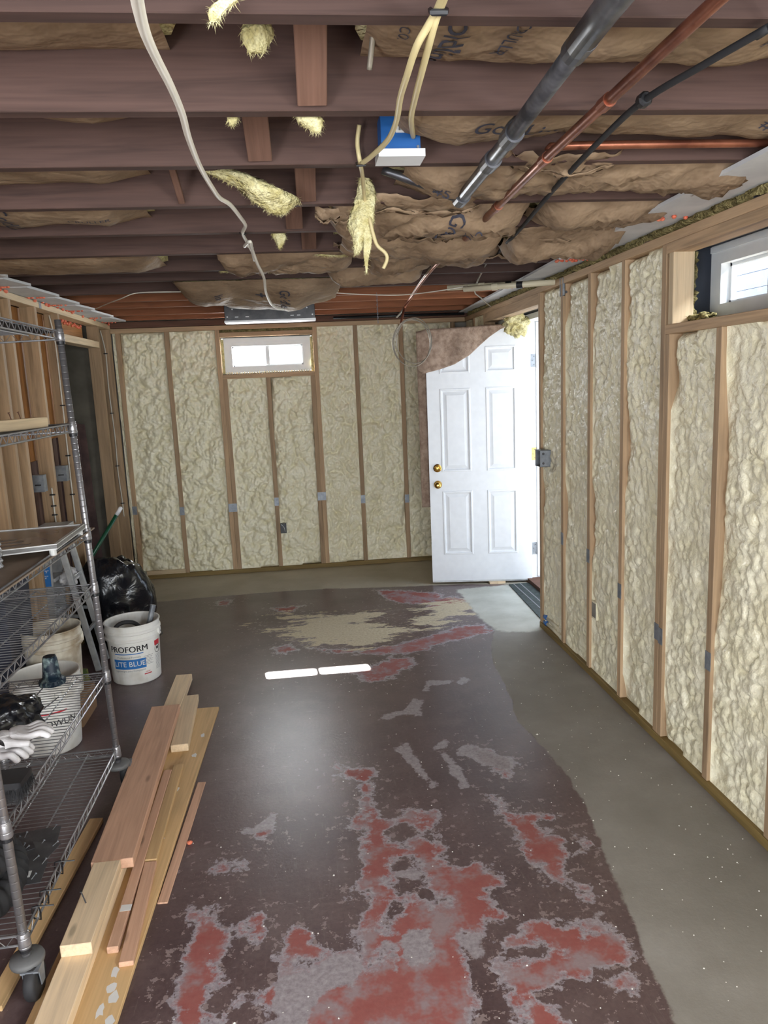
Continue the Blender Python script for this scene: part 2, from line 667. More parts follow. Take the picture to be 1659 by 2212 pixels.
red = [
    A([(145, 450), (180, 440), (215, 490), (240, 530), (200, 590), (210, 640), (185, 660), (190, 760), (85, 800), (105, 690), (100, 650), (110, 590), (120, 540), (150, 510)]),
    A([(480, 600), (520, 565), (580, 580), (600, 540), (570, 510), (600, 480), (605, 430), (600, 400), (560, 410), (585, 370), (600, 330), (590, 290), (600, 240), (550, 225), (560, 210), (600, 200), (590, 170), (590, 110), (535, 85), (530, 65), (580, 75), (615, 72), (612, 90), (605, 105), (610, 150), (635, 190), (630, 205), (665, 215), (650, 240), (650, 270), (690, 285), (740, 290), (720, 265), (745, 255), (780, 270), (790, 300), (820, 340), (890, 320), (905, 335), (930, 355), (970, 365), (965, 380), (920, 390), (915, 410), (935, 440), (955, 465), (920, 470), (905, 500), (910, 530), (850, 505), (845, 520), (855, 560), (870, 600), (880, 640), (885, 690), (880, 800), (360, 800), (350, 700), (300, 700), (240, 710), (200, 750), (230, 710), (280, 670), (320, 660), (380, 640), (400, 600), (440, 600)]),
    A([(960, 540), (1000, 520), (1040, 480), (1070, 470), (1110, 490), (1160, 490), (1180, 510), (1190, 490), (1220, 475), (1260, 510), (1300, 560), (1300, 590), (1260, 600), (1200, 600), (1130, 620), (1090, 640), (1050, 660), (1040, 670), (1090, 700), (1130, 747), (1150, 800), (1030, 800), (1010, 700), (980, 690), (990, 670), (960, 640), (940, 615), (910, 600), (950, 580), (1020, 590), (1080, 580), (1120, 570), (1110, 550), (1060, 530), (990, 545)]),
    A([(985, 225), (1000, 200), (1040, 190), (1100, 205), (1050, 215), (1080, 240), (1115, 260), (1130, 290), (1120, 330), (1130, 360), (1180, 385), (1180, 400), (1150, 395), (1110, 370), (1060, 360), (1070, 330), (1040, 310), (1030, 280), (1000, 260)]),
    A([(920, 145), (945, 150), (985, 195), (975, 208), (950, 185)]),
    A([(690, 190), (720, 168), (745, 190), (788, 192), (780, 207), (750, 212), (720, 212), (688, 208)]),
    A([(745, 210), (760, 210), (790, 260), (800, 290), (780, 280)]),
    A([(1155, 245), (1180, 245), (1195, 280), (1165, 295)]),
    A([(1158, 412), (1192, 412), (1192, 432), (1168, 432)]),
    A([(265, 490), (300, 485), (320, 465), (338, 500), (312, 528), (285, 515), (248, 522)]),
    A([(195, 335), (235, 308), (265, 340), (230, 352)]),
    A([(380, 540), (410, 495), (450, 495), (470, 555), (430, 560), (420, 610), (375, 610)]),
    A([(308, 240), (342, 232), (338, 256), (312, 260)]),
    A([(860, 15), (930, 25), (985, 55), (972, 95), (940, 80), (890, 45)]),
    A([(1255, 610), (1290, 600), (1305, 660), (1270, 650)]),
    B([(895, 60), (980, 62), (1060, 68), (1130, 72), (1135, 98), (1060, 112), (980, 108), (930, 84)]),
    B([(640, 280), (850, 290), (960, 270), (1080, 240), (1200, 200), (1300, 190), (1330, 215), (1250, 235), (1130, 262), (1050, 292), (940, 302), (760, 298)]),
    B([(808, 372), (880, 345), (950, 318), (1015, 318), (1040, 340), (985, 362), (960, 392), (900, 398), (838, 398)]),
    B([(1130, 90), (1200, 85), (1240, 100), (1150, 130), (1090, 125)]),
    B([(300, 105), (345, 98), (340, 112), (305, 116)]),
    B([(500, 280), (560, 270), (600, 285), (540, 300)]),
    B([(500, 130), (620, 118), (560, 145)]),
]
cream = [
    B([(515, 152), (570, 138), (610, 152), (680, 158), (800, 150), (900, 138), (960, 142), (900, 168), (820, 185), (930, 185), (1000, 198), (1055, 213), (965, 242), (900, 272), (850, 288), (780, 268), (720, 272), (640, 268), (560, 232), (495, 208), (560, 200), (600, 190), (555, 172)]),
    B([(1035, 137), (1100, 108), (1200, 92), (1285, 108), (1245, 152), (1190, 172), (1130, 202), (1080, 197), (1005, 180), (1090, 160), (1110, 140)]),
    B([(430, 193), (470, 190), (465, 200), (432, 200)]),
]
primer = [
    B([(898, 555), (925, 530), (1000, 515), (1040, 475), (1068, 478), (1060, 530), (1005, 525), (935, 545)]),
    B([(1078, 440), (1090, 405), (1175, 403), (1170, 415), (1105, 420), (1085, 442)]),
    B([(1195, 412), (1225, 395), (1245, 402), (1220, 420)]),
    B([(990, 640), (1003, 640), (1050, 720), (1115, 795), (1105, 800), (1040, 730)]),
    B([(1140, 672), (1155, 672), (1200, 740), (1245, 800), (1232, 805), (1190, 750)]),
    B([(1195, 680), (1230, 645), (1300, 660), (1390, 690), (1430, 720), (1380, 740), (1300, 715), (1240, 690)]),
    B([(1110, 640), (1160, 630), (1150, 655), (1120, 660)]),
    A([(845, 510), (905, 520), (910, 580), (880, 575), (860, 545)]),
    A([(668, 530), (682, 530), (684, 615), (670, 612)]),
    A([(665, 20), (700, 20), (770, 105), (765, 110), (700, 40)]),
    A([(690, 345), (750, 350), (740, 362), (690, 358)]),
    A([(1205, 450), (1222, 450), (1222, 462), (1206, 462)]),
    A([(650, 535), (668, 535), (668, 545), (650, 546)]),
    B([(385, 968), (450, 965), (485, 930), (515, 905), (500, 945), (455, 975), (390, 975)]),
]
conc = [
    np.vstack([fpoly([(1465, 2212), (1430, 2140), (1390, 2060), (1370, 1990), (1330, 1900), (1300, 1830), (1270, 1750), (1230, 1680), (1180, 1620), (1150, 1590), (1120, 1560), (1100, 1500), (1070, 1440), (1060, 1400), (1068, 1362)]),
               np.array([(1.2, 4.70), (1.98, 4.70), (1.98, -3.6), (.95, -3.6), (.95, .5)])]),
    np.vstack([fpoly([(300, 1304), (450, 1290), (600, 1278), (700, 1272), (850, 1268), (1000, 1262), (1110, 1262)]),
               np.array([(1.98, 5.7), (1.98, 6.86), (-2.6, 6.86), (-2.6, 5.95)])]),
]
palec_glow = [np.vstack([fpoly([(985, 1274), (1110, 1262)]), np.array([(1.76, 5.74), (1.9, 5.7), (1.9, 4.62), (1.56, 4.62)]),
                    fpoly([(1166, 1362), (1120, 1366), (1072, 1362), (1035, 1335), (1010, 1300)])])]  # pale old concrete by the door, sky glow mixed into its colour
backc_lit = [conc[1]]  # strip along the back wall, painted paler for the light on it


holes = [A([(668, 305), (690, 300), (735, 305), (750, 350), (765, 395), (800, 410), (840, 412), (820, 425), (740, 428), (705, 415), (692, 450), (670, 480), (652, 505), (645, 470), (663, 440), (672, 390), (655, 370), (668, 340)]),
         A([(205, 745), (230, 705), (290, 690), (345, 690), (362, 715), (330, 745), (290, 775)]),
         A([(560, 600), (600, 585), (640, 545), (665, 550), (640, 580), (600, 605)])]
primer += [A([(370, 640), (440, 605), (480, 608), (520, 572), (580, 590), (560, 640), (480, 665), (430, 760), (355, 760)]), A([(690, 505), (760, 505), (770, 560), (720, 600), (695, 560)])]


def enc(a):
    return np.clip(.5 + a * 2.5, 0, 1)


ch = [enc(np.minimum(sdf(red), -sdf(holes)))] + [enc(sdf(q)) for q in (conc, cream, primer, palec_glow, backc_lit)]
fme = bpy.data.meshes.new('floor')
fv = np.stack([gx, gy, np.zeros_like(gx)], -1).reshape(-1, 3)
ii, jj = np.meshgrid(np.arange(NXF - 1), np.arange(NYF - 1), indexing='ij')
q0 = (ii * NYF + jj).ravel()
ff = np.stack([q0, q0 + NYF, q0 + NYF + 1, q0 + 1], 1)
fme.from_pydata(fv.tolist(), [], ff.tolist())
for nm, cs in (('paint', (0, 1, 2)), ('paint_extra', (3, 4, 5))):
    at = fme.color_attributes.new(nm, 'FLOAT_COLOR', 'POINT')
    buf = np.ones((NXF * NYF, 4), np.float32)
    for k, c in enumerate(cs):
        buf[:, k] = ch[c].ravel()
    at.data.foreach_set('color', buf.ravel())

t = NT('peeling_painted_floor')
tc = t.n('ShaderNodeTexCoord')
pos = tc.outputs['Object']
a1 = t.n('ShaderNodeAttribute', attribute_name='paint')
a2 = t.n('ShaderNodeAttribute', attribute_name='paint_extra')
s1 = t.n('ShaderNodeSeparateColor')
t.l(a1.outputs['Color'], s1.inputs[0])
s2 = t.n('ShaderNodeSeparateColor')
t.l(a2.outputs['Color'], s2.inputs[0])
n_edge = t.noise(pos, 8, 6, .72)
vst = t.n('ShaderNodeMapping')
vst.inputs['Scale'].default_value = (3.2, 9, 1)
t.l(pos, vst.inputs['Vector'])
n_str = t.noise(vst.outputs[0], 1.4, 7, .74)
n_fine = t.noise(pos, 60, 3, .7)
n_mid = t.noise(pos, 2.2, 2, .6)


def mask(val, off, amp, soft, nz):
    x = t.math('ADD', val, t.math('MULTIPLY', t.math('SUBTRACT', nz, .5), amp))
    nd = t.n('ShaderNodeMapRange')
    nd.inputs['From Min'].default_value = .5 + off - soft
    nd.inputs['From Max'].default_value = .5 + off + soft
    t.l(x, nd.inputs['Value'])
    return nd.outputs[0]


dark = t.ramp(n_mid, [(.3, srgb(88, 70, 71)), (.7, srgb(110, 91, 90))])
dark = t.mix(.5, dark, t.ramp(n_fine, [(.35, (.62, .6, .6)), (.62, (1.0, 1, 1))]), 'MULTIPLY')
# scuffs that run lengthwise
vs = t.n('ShaderNodeMapping')
vs.inputs['Scale'].default_value = (60, 6, 1)
t.l(pos, vs.inputs['Vector'])
n_scuff = t.noise(vs.outputs[0], 1, 3, .7)
dark = t.mix(t.math('MULTIPLY', t.ramp(n_scuff, [(.6, (0, 0, 0)), (.75, (1, 1, 1))]), .35), dark, srgb(132, 120, 116))
vs2 = t.n('ShaderNodeMapping')
vs2.inputs['Scale'].default_value = (5, 70, 1)
vs2.inputs['Rotation'].default_value = (0, 0, .6)
t.l(pos, vs2.inputs['Vector'])
n_scr = t.noise(vs2.outputs[0], 1, 3, .6, 1.0)
dark = t.mix(t.math('MULTIPLY', t.ramp(n_scr, [(.69, (0, 0, 0)), (.74, (1, 1, 1))]), .4), dark, srgb(150, 138, 138))
n_haze = t.noise(pos, 3.3, 5, .75)
dark = t.mix(t.math('MULTIPLY', t.ramp(n_haze, [(.5, (0, 0, 0)), (.72, (1, 1, 1))]), .45), dark, srgb(124, 108, 106))
# chips: scattered pale specks
n_chip = t.noise(pos, 26, 3, .75)
chips = t.ramp(t.math('ADD', n_chip, t.math('MULTIPLY', t.math('SUBTRACT', t.math('MAXIMUM', s1.outputs[0], s1.outputs[2]), .2), .22)), [(.625, (0, 0, 0)), (.637, (1, 1, 1))])
dark = t.mix(t.math('MULTIPLY', chips, .75), dark, srgb(150, 134, 132))
n_e3 = t.noise(pos, 19, 4, .7)
n_rim = t.math('ADD', t.math('MULTIPLY', n_edge, .62), t.math('MULTIPLY', n_e3, .38))
rim = mask(s1.outputs[0], -.03, .75, .010, n_rim)
n_e2 = t.noise(pos, 19, 4, .7)
n_mix = t.math('ADD', t.math('MULTIPLY', n_edge, .62), t.math('MULTIPLY', n_e2, .38))
redm = mask(s1.outputs[0], .02, .75, .025, n_mix)
redc = t.ramp(t.noise(pos, 7, 4, .7), [(.3, srgb(152, 82, 76)), (.47, srgb(156, 94, 89)), (.60, srgb(154, 134, 136))])
redc = t.mix(.4, redc, t.ramp(n_fine, [(.3, (.7, .68, .68)), (.65, (1, 1, 1))]), 'MULTIPLY')
rimc = t.ramp(n_fine, [(.3, srgb(132, 122, 128)), (.7, srgb(178, 170, 176))])
col = t.mix(rim, dark, rimc)
col = t.mix(redm, col, redc)
prm = mask(s2.outputs[0], -.02, .32, .01, n_edge)
col = t.mix(prm, col, t.ramp(n_fine, [(.3, srgb(134, 124, 128)), (.7, srgb(172, 164, 168))]))
crm = mask(s1.outputs[2], .05, 2.3, .02, n_str)
col = t.mix(crm, col, t.ramp(n_fine, [(.3, srgb(186, 170, 140)), (.7, srgb(216, 204, 176))]))
cnm = mask(s1.outputs[1], .0, .16, .012, n_edge)
concc = t.ramp(t.noise(pos, 1.7, 4, .6), [(.3, srgb(132, 127, 120)), (.5, srgb(145, 140, 133)), (.7, srgb(160, 156, 150))])
concc = t.mix(.3, concc, t.ramp(n_fine, [(.3, (.8, .8, .8)), (.6, (1, 1, 1))]), 'MULTIPLY')
col = t.mix(cnm, col, concc)
back_lit_m = mask(s2.outputs[2], .0, .16, .012, n_edge)
col = t.mix(back_lit_m, col, t.ramp(t.noise(pos, 2.4, 4), [(.3, srgb(166, 156, 136)), (.7, srgb(190, 181, 162))]))  # brightness of the lit back strip put into the concrete colour
plm = mask(s2.outputs[1], .0, .30, .03, n_edge)
col = t.mix(plm, col, t.ramp(t.noise(pos, 4, 5), [(.3, srgb(176, 176, 164)), (.7, srgb(206, 206, 196))]))
bare = t.math('MAXIMUM', t.math('MAXIMUM', redm, cnm), t.math('MAXIMUM', crm, plm))
rgh = t.math('ADD', t.math('MULTIPLY', bare, .32), t.math('ADD', t.math('MULTIPLY', n_fine, .16), .26))
t.l(rgh, t.b.inputs['Roughness'])
t.bump(n_fine, .2, .003)
t.l(col, t.b.inputs['Base Color'])
t.b.inputs['Specular IOR Level'].default_value = .5
fme.materials.append(t.m)
floor = link(bpy.data.objects.new('floor', fme))
tag(floor, 'dark maroon painted concrete floor with peeled red patches and grey new concrete', 'floor', kind='structure')

# crumbs of plaster, too many to count
mb = MB()
rc = random.Random(3)
for i in range(420):
    x, y = rc.uniform(-.5, 1.45), 1.6 + 4.6 * rc.random() ** 1.4
    if rc.random() < .35:
        x = rc.uniform(.95, 1.5)
        y = rc.uniform(1.6, 4.4)
    r = rc.uniform(.0012, .0035) * (2 if rc.random() < .06 else 1)
    a = rc.uniform(0, 6)
    mb.add([(x + r * math.cos(a + k * 1.57) * rc.uniform(.6, 1.4), y + r * math.sin(a + k * 1.57), 0) for k in range(4)] + [(x, y, r * .9)],
           [(0, 1, 4), (1, 2, 4), (2, 3, 4), (3, 0, 4)])
tag(mb.build('plaster_crumbs', 'crumb'), 'tiny white plaster crumbs scattered over the floor', 'debris', kind='stuff')

# ---------------------------------------------------------------- foam
def foam_panel(parent, kind, a0, a1, z0, z1, seed, res=.008):
    """kind 'back': runs along X, faces -Y.  'right': runs along Y, faces -X"""
    na, nz = max(8, int((a1 - a0) / res)), max(8, int((z1 - z0) / res))
    ga, gz = np.meshgrid(np.linspace(a0, a1, na), np.linspace(z0, z1, nz), indexing='ij')
    wx = ga + .02 * fbm(ga * 9, gz * 9, 0, seed, 2)
    wz = gz * .8 + .02 * fbm(ga * 9, gz * 9, 4.2, seed + 5, 2)
    big = fbm(ga * 3.2, gz * 2.2, 0, seed + 9, 3)
    k_ = 1.2 if kind == 'back' else .92
    l1 = lumps(wx, wz, .042 * k_, seed)
    l2 = lumps(wx + .3 + .3 * l1, wz, .024 * k_, seed + 40)
    l3 = lumps(wx, wz + .7 + .3 * l2, .012 * k_, seed + 80)
    amt = (1.0 if kind == 'back' else .66) + .25 * vnoise(ga * 5, gz * 3, 0, seed + 21)
    h = (.78 * l1 + .95 * l2 + .75 * l3) * amt if kind == 'back' else (.70 * l1 + .80 * l2 + .50 * l3) * amt
    e = np.minimum(ga - a0, a1 - ga)
    ev = np.minimum(gz - z0, z1 - gz)
    edge = np.clip(e / (.030 + .016 * vnoise(gz * 10, ga * 3, 0, seed + 3)), 0, 1) ** .7 * np.clip(ev / .025, 0, 1) ** .5
    gap = np.clip(vnoise(gz * 2.3 + 40 * (ga > (a0 + a1) / 2), ga * 0 + seed, 0, seed + 31) + (.25 if kind == 'right' else -.1) * (gz - 1.1), 0, 1) * .045
    depth = (.014 + gap) * (1 - edge) + ((.066 if kind == 'back' else .042) - .008 * big - h) * edge
    depth = np.clip(depth, -.008, .075)
    if kind == 'back':
        pts = np.stack([ga, D + depth, gz], -1)
    else:
        pts = np.stack([RX + depth, ga, gz], -1)
    me = bpy.data.meshes.new('foam_panel')
    ii, jj = np.meshgrid(np.arange(na - 1), np.arange(nz - 1), indexing='ij')
    q = (ii * nz + jj).ravel()
    f = np.stack([q, q + nz, q + nz + 1, q + 1], 1) if kind == 'back' else np.stack([q, q + 1, q + nz + 1, q + nz], 1)
    me.from_pydata(pts.reshape(-1, 3).tolist(), [], f.tolist())
    me.polygons.foreach_set('use_smooth', [True] * len(me.polygons))
    me.materials.append(MAT['foam'])
    o = bpy.data.objects.new('foam_panel', me)
    return link(o, parent)


def nail_plate(parent, kind, a, z, w=.040, hgt=.075, prot=.0015):
    m = MB()
    if kind == 'back':
        m.box(a - w / 2, a + w / 2, D - prot, D - .0002, z - hgt / 2, z + hgt / 2)
    else:
        m.box(RX - prot, RX - .0002, a - w / 2, a + w / 2, z - hgt / 2, z + hgt / 2)
    return m.build('nail_plate', 'steel', parent)


# ---------------------------------------------------------------- back wall
wb = struct('wall_back', 'back wall of tan studs with cream spray foam between them', 'wall')
SW, SD = .038, .089
# masonry behind, with a hole for the window
WX0, WX1, WZ0, WZ1 = -.635, .160, 1.795, 2.10
m = MB()
m.box(-2.6, WX0, D + .1, D + .30, 0, 2.6).box(WX1, 2.2, D + .1, D + .30, 0, 2.6)
m.box(WX0, WX1, D + .1, D + .30, 0, WZ0).box(WX0, WX1, D + .1, D + .30, WZ1, 2.6)
m.build('masonry', 'concrete', wb)
beam('sole_plate', (LX, D + SD / 2 - .004, .019), (RX + .1, D + SD / 2 - .004, .019), SD, SW, 'treated', wb)
beam('top_plate', (LX - .05, D + SD / 2, ZT + .019), (RX + .1, D + SD / 2, ZT + .019), SD, SW, 'stud', wb)
bx = [XA, XA + S, XA + 2 * S, XA + 3 * S, XA + 4 * S, XA + 5 * S, XA + 6 * S, 1.42]
CX0, CX1 = -.655, -.617          # king and jack studs left of the window
EX0, EX1 = .148, .186
SILL = 1.785


def stud_b(x, z0=.038, z1=ZT, mat='stud', name='stud'):
    return beam(name, (x, D + SD / 2, z0), (x, D + SD / 2, z1), SW, SD, mat, wb, up=(0, 1, 0))


for x in (bx[0], bx[1], bx[5], bx[6], bx[7], CX0, EX1):
    stud_b(x)
stud_b(CX1, .038, SILL - .038, name='jack_stud')
stud_b(EX0, .038, SILL - .038, name='jack_stud')
stud_b(-.243, .038, SILL - .038, name='cripple_stud')
beam('window_sill_plate', (CX0 + .019, D + SD / 2, SILL - .019), (EX1 - .019, D + SD / 2, SILL - .019), SD, SW, 'stud', wb)
beam('window_header', (CX0 + .019, D + SD / 2, 2.125), (EX1 - .019, D + SD / 2, 2.125), SD, SW, 'stud', wb)
h = SW / 2
bays = [(LX + .004, bx[0] - h, .038, ZT), (bx[0] + h, bx[1] - h, .038, ZT), (bx[1] + h, CX0 - h, .038, ZT), (CX1 + h, -.243 - h, .038, SILL - .038),
        (-.243 + h, EX0 - h, .038, SILL - .038), (EX1 + h, bx[5] - h, .038, ZT), (bx[5] + h, bx[6] - h, .038, ZT),
        (bx[6] + h, bx[7] - h, .038, ZT)]
for i, (a0, a1, z0, z1) in enumerate(bays):
    foam_panel(wb, 'back', a0, a1, z0, z1, 11 + i * 7, .0068)
for x, z in ((-1.492, .635), (-1.083, .605), (-.262 + .019, .640), (.542, .616), (.948, .597)):
    nail_plate(wb, 'back', x, z)
nail_plate(wb, 'back', -.636, .608, .076)
nail_plate(wb, 'back', .167, .665, .076)
# short loose plate at the foot of the first bay
beam('loose_block', (-1.45, D + .012, .057), (-1.10, D + .012, .057), .03, .038, 'stud_pale', wb)
# olive wool over the window header
m = MB()
n = 46
rows = []
for i in range(n):
    x = CX0 + .02 + (EX1 - CX0 - .04) * i / (n - 1)
    rows.append([(x, D + .03 + .02 * float(vnoise(np.array(i * .7), np.array(k * 1.3), 0, 5)), 2.144 + (ZT - 2.144) * k / 5) for k in range(6)])
m.grid(rows).build('rockwool_strip', 'rockwool', wb, smooth=True)

# ---------------------------------------------------------------- window builder
def slider_window(name, label, origin, ux, uy, w, hgt, fr=.072, depth=.07):
    """origin: lower left corner on the inner face; ux along the width, uy outwards (depth), z up"""
    W_ = struct(name, label, 'window')
    ux, uy = Vector(ux), Vector(uy)
    o = Vector(origin)

    def bx3(m, a0, a1, d0, d1, z0, z1):
        c = [o + ux * a + uy * d + Vector((0, 0, z)) for z in (z0, z1) for d in (d0, d1) for a in (a0, a1)]
        m.add(c, [(0, 2, 3, 1), (4, 5, 7, 6), (0, 1, 5, 4), (2, 6, 7, 3), (0, 4, 6, 2), (1, 3, 7, 5)])
        return m
    m = MB()
    bx3(m, 0, w, 0, depth, hgt - fr, hgt)
    bx3(m, 0, w, 0, depth, 0, fr * .72)
    bx3(m, 0, fr, 0, depth, fr * .72, hgt - fr)
    bx3(m, w - fr, w, 0, depth, fr * .72, hgt - fr)
    m.build('window_frame', 'vinyl', W_)
    m = MB()
    bx3(m, .012, w - .012, -.006, 0, hgt - .036, hgt - .012)
    m.build('frame_bead', 'vinyl', W_)
    mid = w / 2
    m = MB()
    bx3(m, mid - .016, mid + .016, .012, .062, fr * .72, hgt - fr)
    m.build('mullion', 'vinyl', W_)
    z0, z1 = fr * .72, hgt - fr
    s_ = .012
    for k, (a0, a1, d) in enumerate(((fr, mid + .008, .04), (mid - .008, w - fr, .02))):
        m = MB()
        bx3(m, a0, a1, d, d + .018, z1 - s_, z1)
        bx3(m, a0, a1, d, d + .018, z0, z0 + s_)
        bx3(m, a0, a0 + s_, d, d + .018, z0, z1)
        bx3(m, a1 - s_, a1, d, d + .018, z0, z1)
        sash = m.build('sash', 'vinyl', W_)
        m = MB()
        bx3(m, a0 + s_, a1 - s_, d + .007, d + .011, z0 + s_, z1 - s_)
        m.build('pane', 'glass', sash)
    return W_


slider_window('window_1', 'small white sliding window high in the foamed back wall', (-.617, D + .075, 1.800), (1, 0, 0), (0, 1, 0), .762, .298)
# yellow wool stuffed either side of that window
for x0, x1 in ((-.634, -.612), (.143, .166)):
    m = MB()
    rows = []
    for i in range(18):
        z = 1.79 + .30 * i / 17
        rows.append([(x0 + (x1 - x0) * k / 3, D + .06 + .018 * float(vnoise(np.array(i * 1.1), np.array(k * 1.9 + x0 * 50), 0, 8)), z) for k in range(4)])
    m.grid(rows).build('wool_packing', 'fiber', wb, smooth=True)
# a line of dried foam along the sill
m = MB()
rr = random.Random(5)
for i in range(34):
    x = -.60 + .72 * i / 33
    m.lathe([(.002, -.004), (.008, 0), (.009 + rr.random() * .004, .006), (.004, .012 + rr.random() * .008)], (x, D + .062, 1.788), 7)
m.build('sill_foam_bead', 'foam', wb, smooth=True)
# unseen eave, added to cut off the higher sun, and ground outside
tag(MB().box(-4, 4, D + .30, D + .72, 2.36, 2.42).build('sun_block_eave', 'plasterboard_white'), 'unseen eave added above the back window to block the higher sun', 'eave', kind='structure')
tag(MB().box(-6, 8, D + .30, D + 9, 1.45, 1.55).build('yard_ground', 'concrete'), 'pale ground outside behind the back wall', 'ground', kind='structure')

# ---------------------------------------------------------------- right wall
wr = struct('wall_right', 'long right wall of studs and cream spray foam with a high window', 'wall')
DY0, DY1 = 4.66, 5.76        # door opening
RY0, RY1, RZ0, RZ1 = 2.27, 3.62, 1.84, 2.36
m = MB()
x0, x1 = RX + .10, RX + .32
m.box(x0, x1, -3.6, -1.5, 0, 2.6).box(x0, x1, -1.5, -.1, 0, 1.45).box(x0, x1, -1.5, -.1, 2.15, 2.6).box(x0, x1, -.1, RY0, 0, 2.6).box(x0, x1, RY1, DY0, 0, 2.6).box(x0, x1, DY1 + .05, D + .1, 0, 2.6)  # includes an opening added behind the viewer for the right fill lamp
m.box(x0, x1, RY0, RY1, 0, RZ0).box(x0, x1, RY0, RY1, RZ1, 2.6).box(x0, x1, DY0, DY1 + .05, 2.13, 2.6)
m.build('masonry', 'concrete', wr)
xc = RX + SD / 2
beam('sole_plate', (xc - .004, -3.6, .019), (xc - .004, 4.655, .019), SD, SW, 'treated', wr)
beam('top_plate', (xc, -3.6, ZT + .019), (xc, D, ZT + .019), SD, SW, 'stud', wr)
ry = {7: 2.197, 6: 2.603, 4: 3.416, 3: 3.823, 2: 4.229, 1: 4.635}


def stud_r(y, z0=.038, z1=ZT, mat='stud', name='stud'):
    return beam(name, (xc, y, z0), (xc, y, z1), SW, SD, mat, wr, up=(1, 0, 0))


RSILL = 1.845
for k in (4, 3, 2, 1):
    stud_r(ry[k])
stud_r(3.026)
stud_r(2.988, .038, RSILL - .038, name='jack_stud')
stud_r(2.966, RSILL, 2.126, 'stud_pale', 'trimmer_stud')  # trimmers get the paler wood to show window light on them
for y in (2.603, 2.197):
    stud_r(y, .038, RSILL - .038, name='cripple_stud')
stud_r(2.235, RSILL, 2.126, 'stud_pale', 'trimmer_stud')
stud_r(1.79)
stud_r(1.384)
stud_r(.978)
stud_r(.571)
beam('window_sill_plate', (xc, 1.81, RSILL - .019), (xc, 3.007, RSILL - .019), SD, SW, 'stud', wr)
beam('window_header', (xc, 1.81, 2.146), (xc, 3.007, 2.146), SD + .002, .041, 'stud', wr)
beam('door_header', (xc, 4.654, 2.133), (xc, 6.0, 2.133), SD, .068, 'stud', wr)
for y in (6.02, 6.40):
    stud_r(y)
fb = [(4.229 + h, 4.635 - h, .038, ZT, .0085), (3.823 + h, 4.229 - h, .038, ZT, .0085), (3.416 + h, 3.823 - h, .038, ZT, .008), (3.026 + h, 3.416 - h, .038, ZT, .0075),
      (2.603 + h, 2.988 - h, .038, RSILL - .038, .007), (2.197 + h, 2.603 - h, .038, RSILL - .038, .0065), (1.79 + h, 2.197 - h, .038, RSILL - .038, .0065),
      (1.384 + h, 1.79 - h, .038, ZT, .012), (.978 + h, 1.384 - h, .038, ZT, .02), (.571 + h, .978 - h, .038, ZT, .02), (6.02 + h, 6.40 - h, .038, ZT, .012), (6.40 + h, D, .038, ZT, .012), (1.79 + h, 2.216, RSILL, 2.126, .01)]
for i, (a0, a1, z0, z1, rs) in enumerate(fb):
    foam_panel(wr, 'right', a0, a1, z0, z1, 101 + i * 9, rs)
MB().box(RX + .05, RX + .1, -.1, .552, .038, ZT).box(RX + .05, RX + .1, -3.6, -1.5, .038, ZT).box(RX + .05, RX + .1, -1.5, -.1, .038, 1.45).build('foam_panel', 'foam', wr)
for y, z in ((2.603, .537), (3.416, .593), (3.823, .678), (4.229, .691)):
    nail_plate(wr, 'right', y, z)
nail_plate(wr, 'right', 3.026, .515, .038)
nail_plate(wr, 'right', 2.988, .505, .036)
slider_window('window_2', 'small white sliding window high in the right wall with bluish daylight', (RX + .215, 3.055, 1.858), (0, -1, 0), (1, 0, 0), .79, .305, .085)
# wool and dark lining strips in the reveal of the right window
m = MB()
rows = []
for i in range(24):
    z = 1.846 + .285 * i / 23
    rows.append([(RX + .089 + .035 * k / 3 + .012 * float(vnoise(np.array(i * .9), np.array(k * 2.1), 0, 18)), 3.005 - .02 * float(vnoise(np.array(i * .8), np.array(k * 1.7), 3, 19)) - .014, z) for k in range(4)])
m.grid(rows).build('rockwool_strip', 'rockwool', wr, smooth=True)
MB().box(RX + .1, RX + .215, 3.045, 3.06, 1.84, 2.17).box(RX + .1, RX + .25, 2.25, 3.06, 2.155, 2.17).box(RX + .1, RX + .25, 2.25, 3.06, 1.84, 1.856).build('dark_lining', 'dark_lining', wr)
# tuft of wool lying on that sill
def tuft(name, mat, parent, c, r, seed, sub=3, rag=.45, strands=60, slen=1.0):
    bm = bmesh.new()
    bmesh.ops.create_icosphere(bm, subdivisions=sub, radius=1)
    co = np.array([v.co for v in bm.verts])
    n = fbm(co[:, 0] * 2.1 + seed, co[:, 1] * 2.1, co[:, 2] * 2.1, seed, 4, .6)
    co = co * (1 + rag * n)[:, None] * np.array(r) + np.array(c)
    fs = [tuple(v.index for v in f.verts) for f in bm.faces]
    bm.free()
    m = MB().add(co.tolist(), fs)
    g = random.Random(seed)
    for i in range(strands):
        p = Vector(co[g.randrange(len(co))])
        d = (p - Vector(c)).normalized() + Vector((g.uniform(-.6, .6), g.uniform(-.6, .6), g.uniform(-1, .4)))
        L = g.uniform(.1, .3) * max(r) * slen
        q = p + d.normalized() * L
        sd = d.orthogonal().normalized() * .0008
        m.add([p - sd, p + sd, q], [(0, 1, 2)])
    return m.build(name, mat, parent, smooth=True)


tuft('wool_tuft', 'rockwool', wr, (RX + .12, 2.93, 1.862), (.05, .05, .022), 31, 3, .5, 40)

# drywall strips, wool and sealant above the plate
def slab(m, pts, z0, z1):
    return m.prism([(p[0], p[1], z0) for p in pts], (0, 0, z1 - z0))


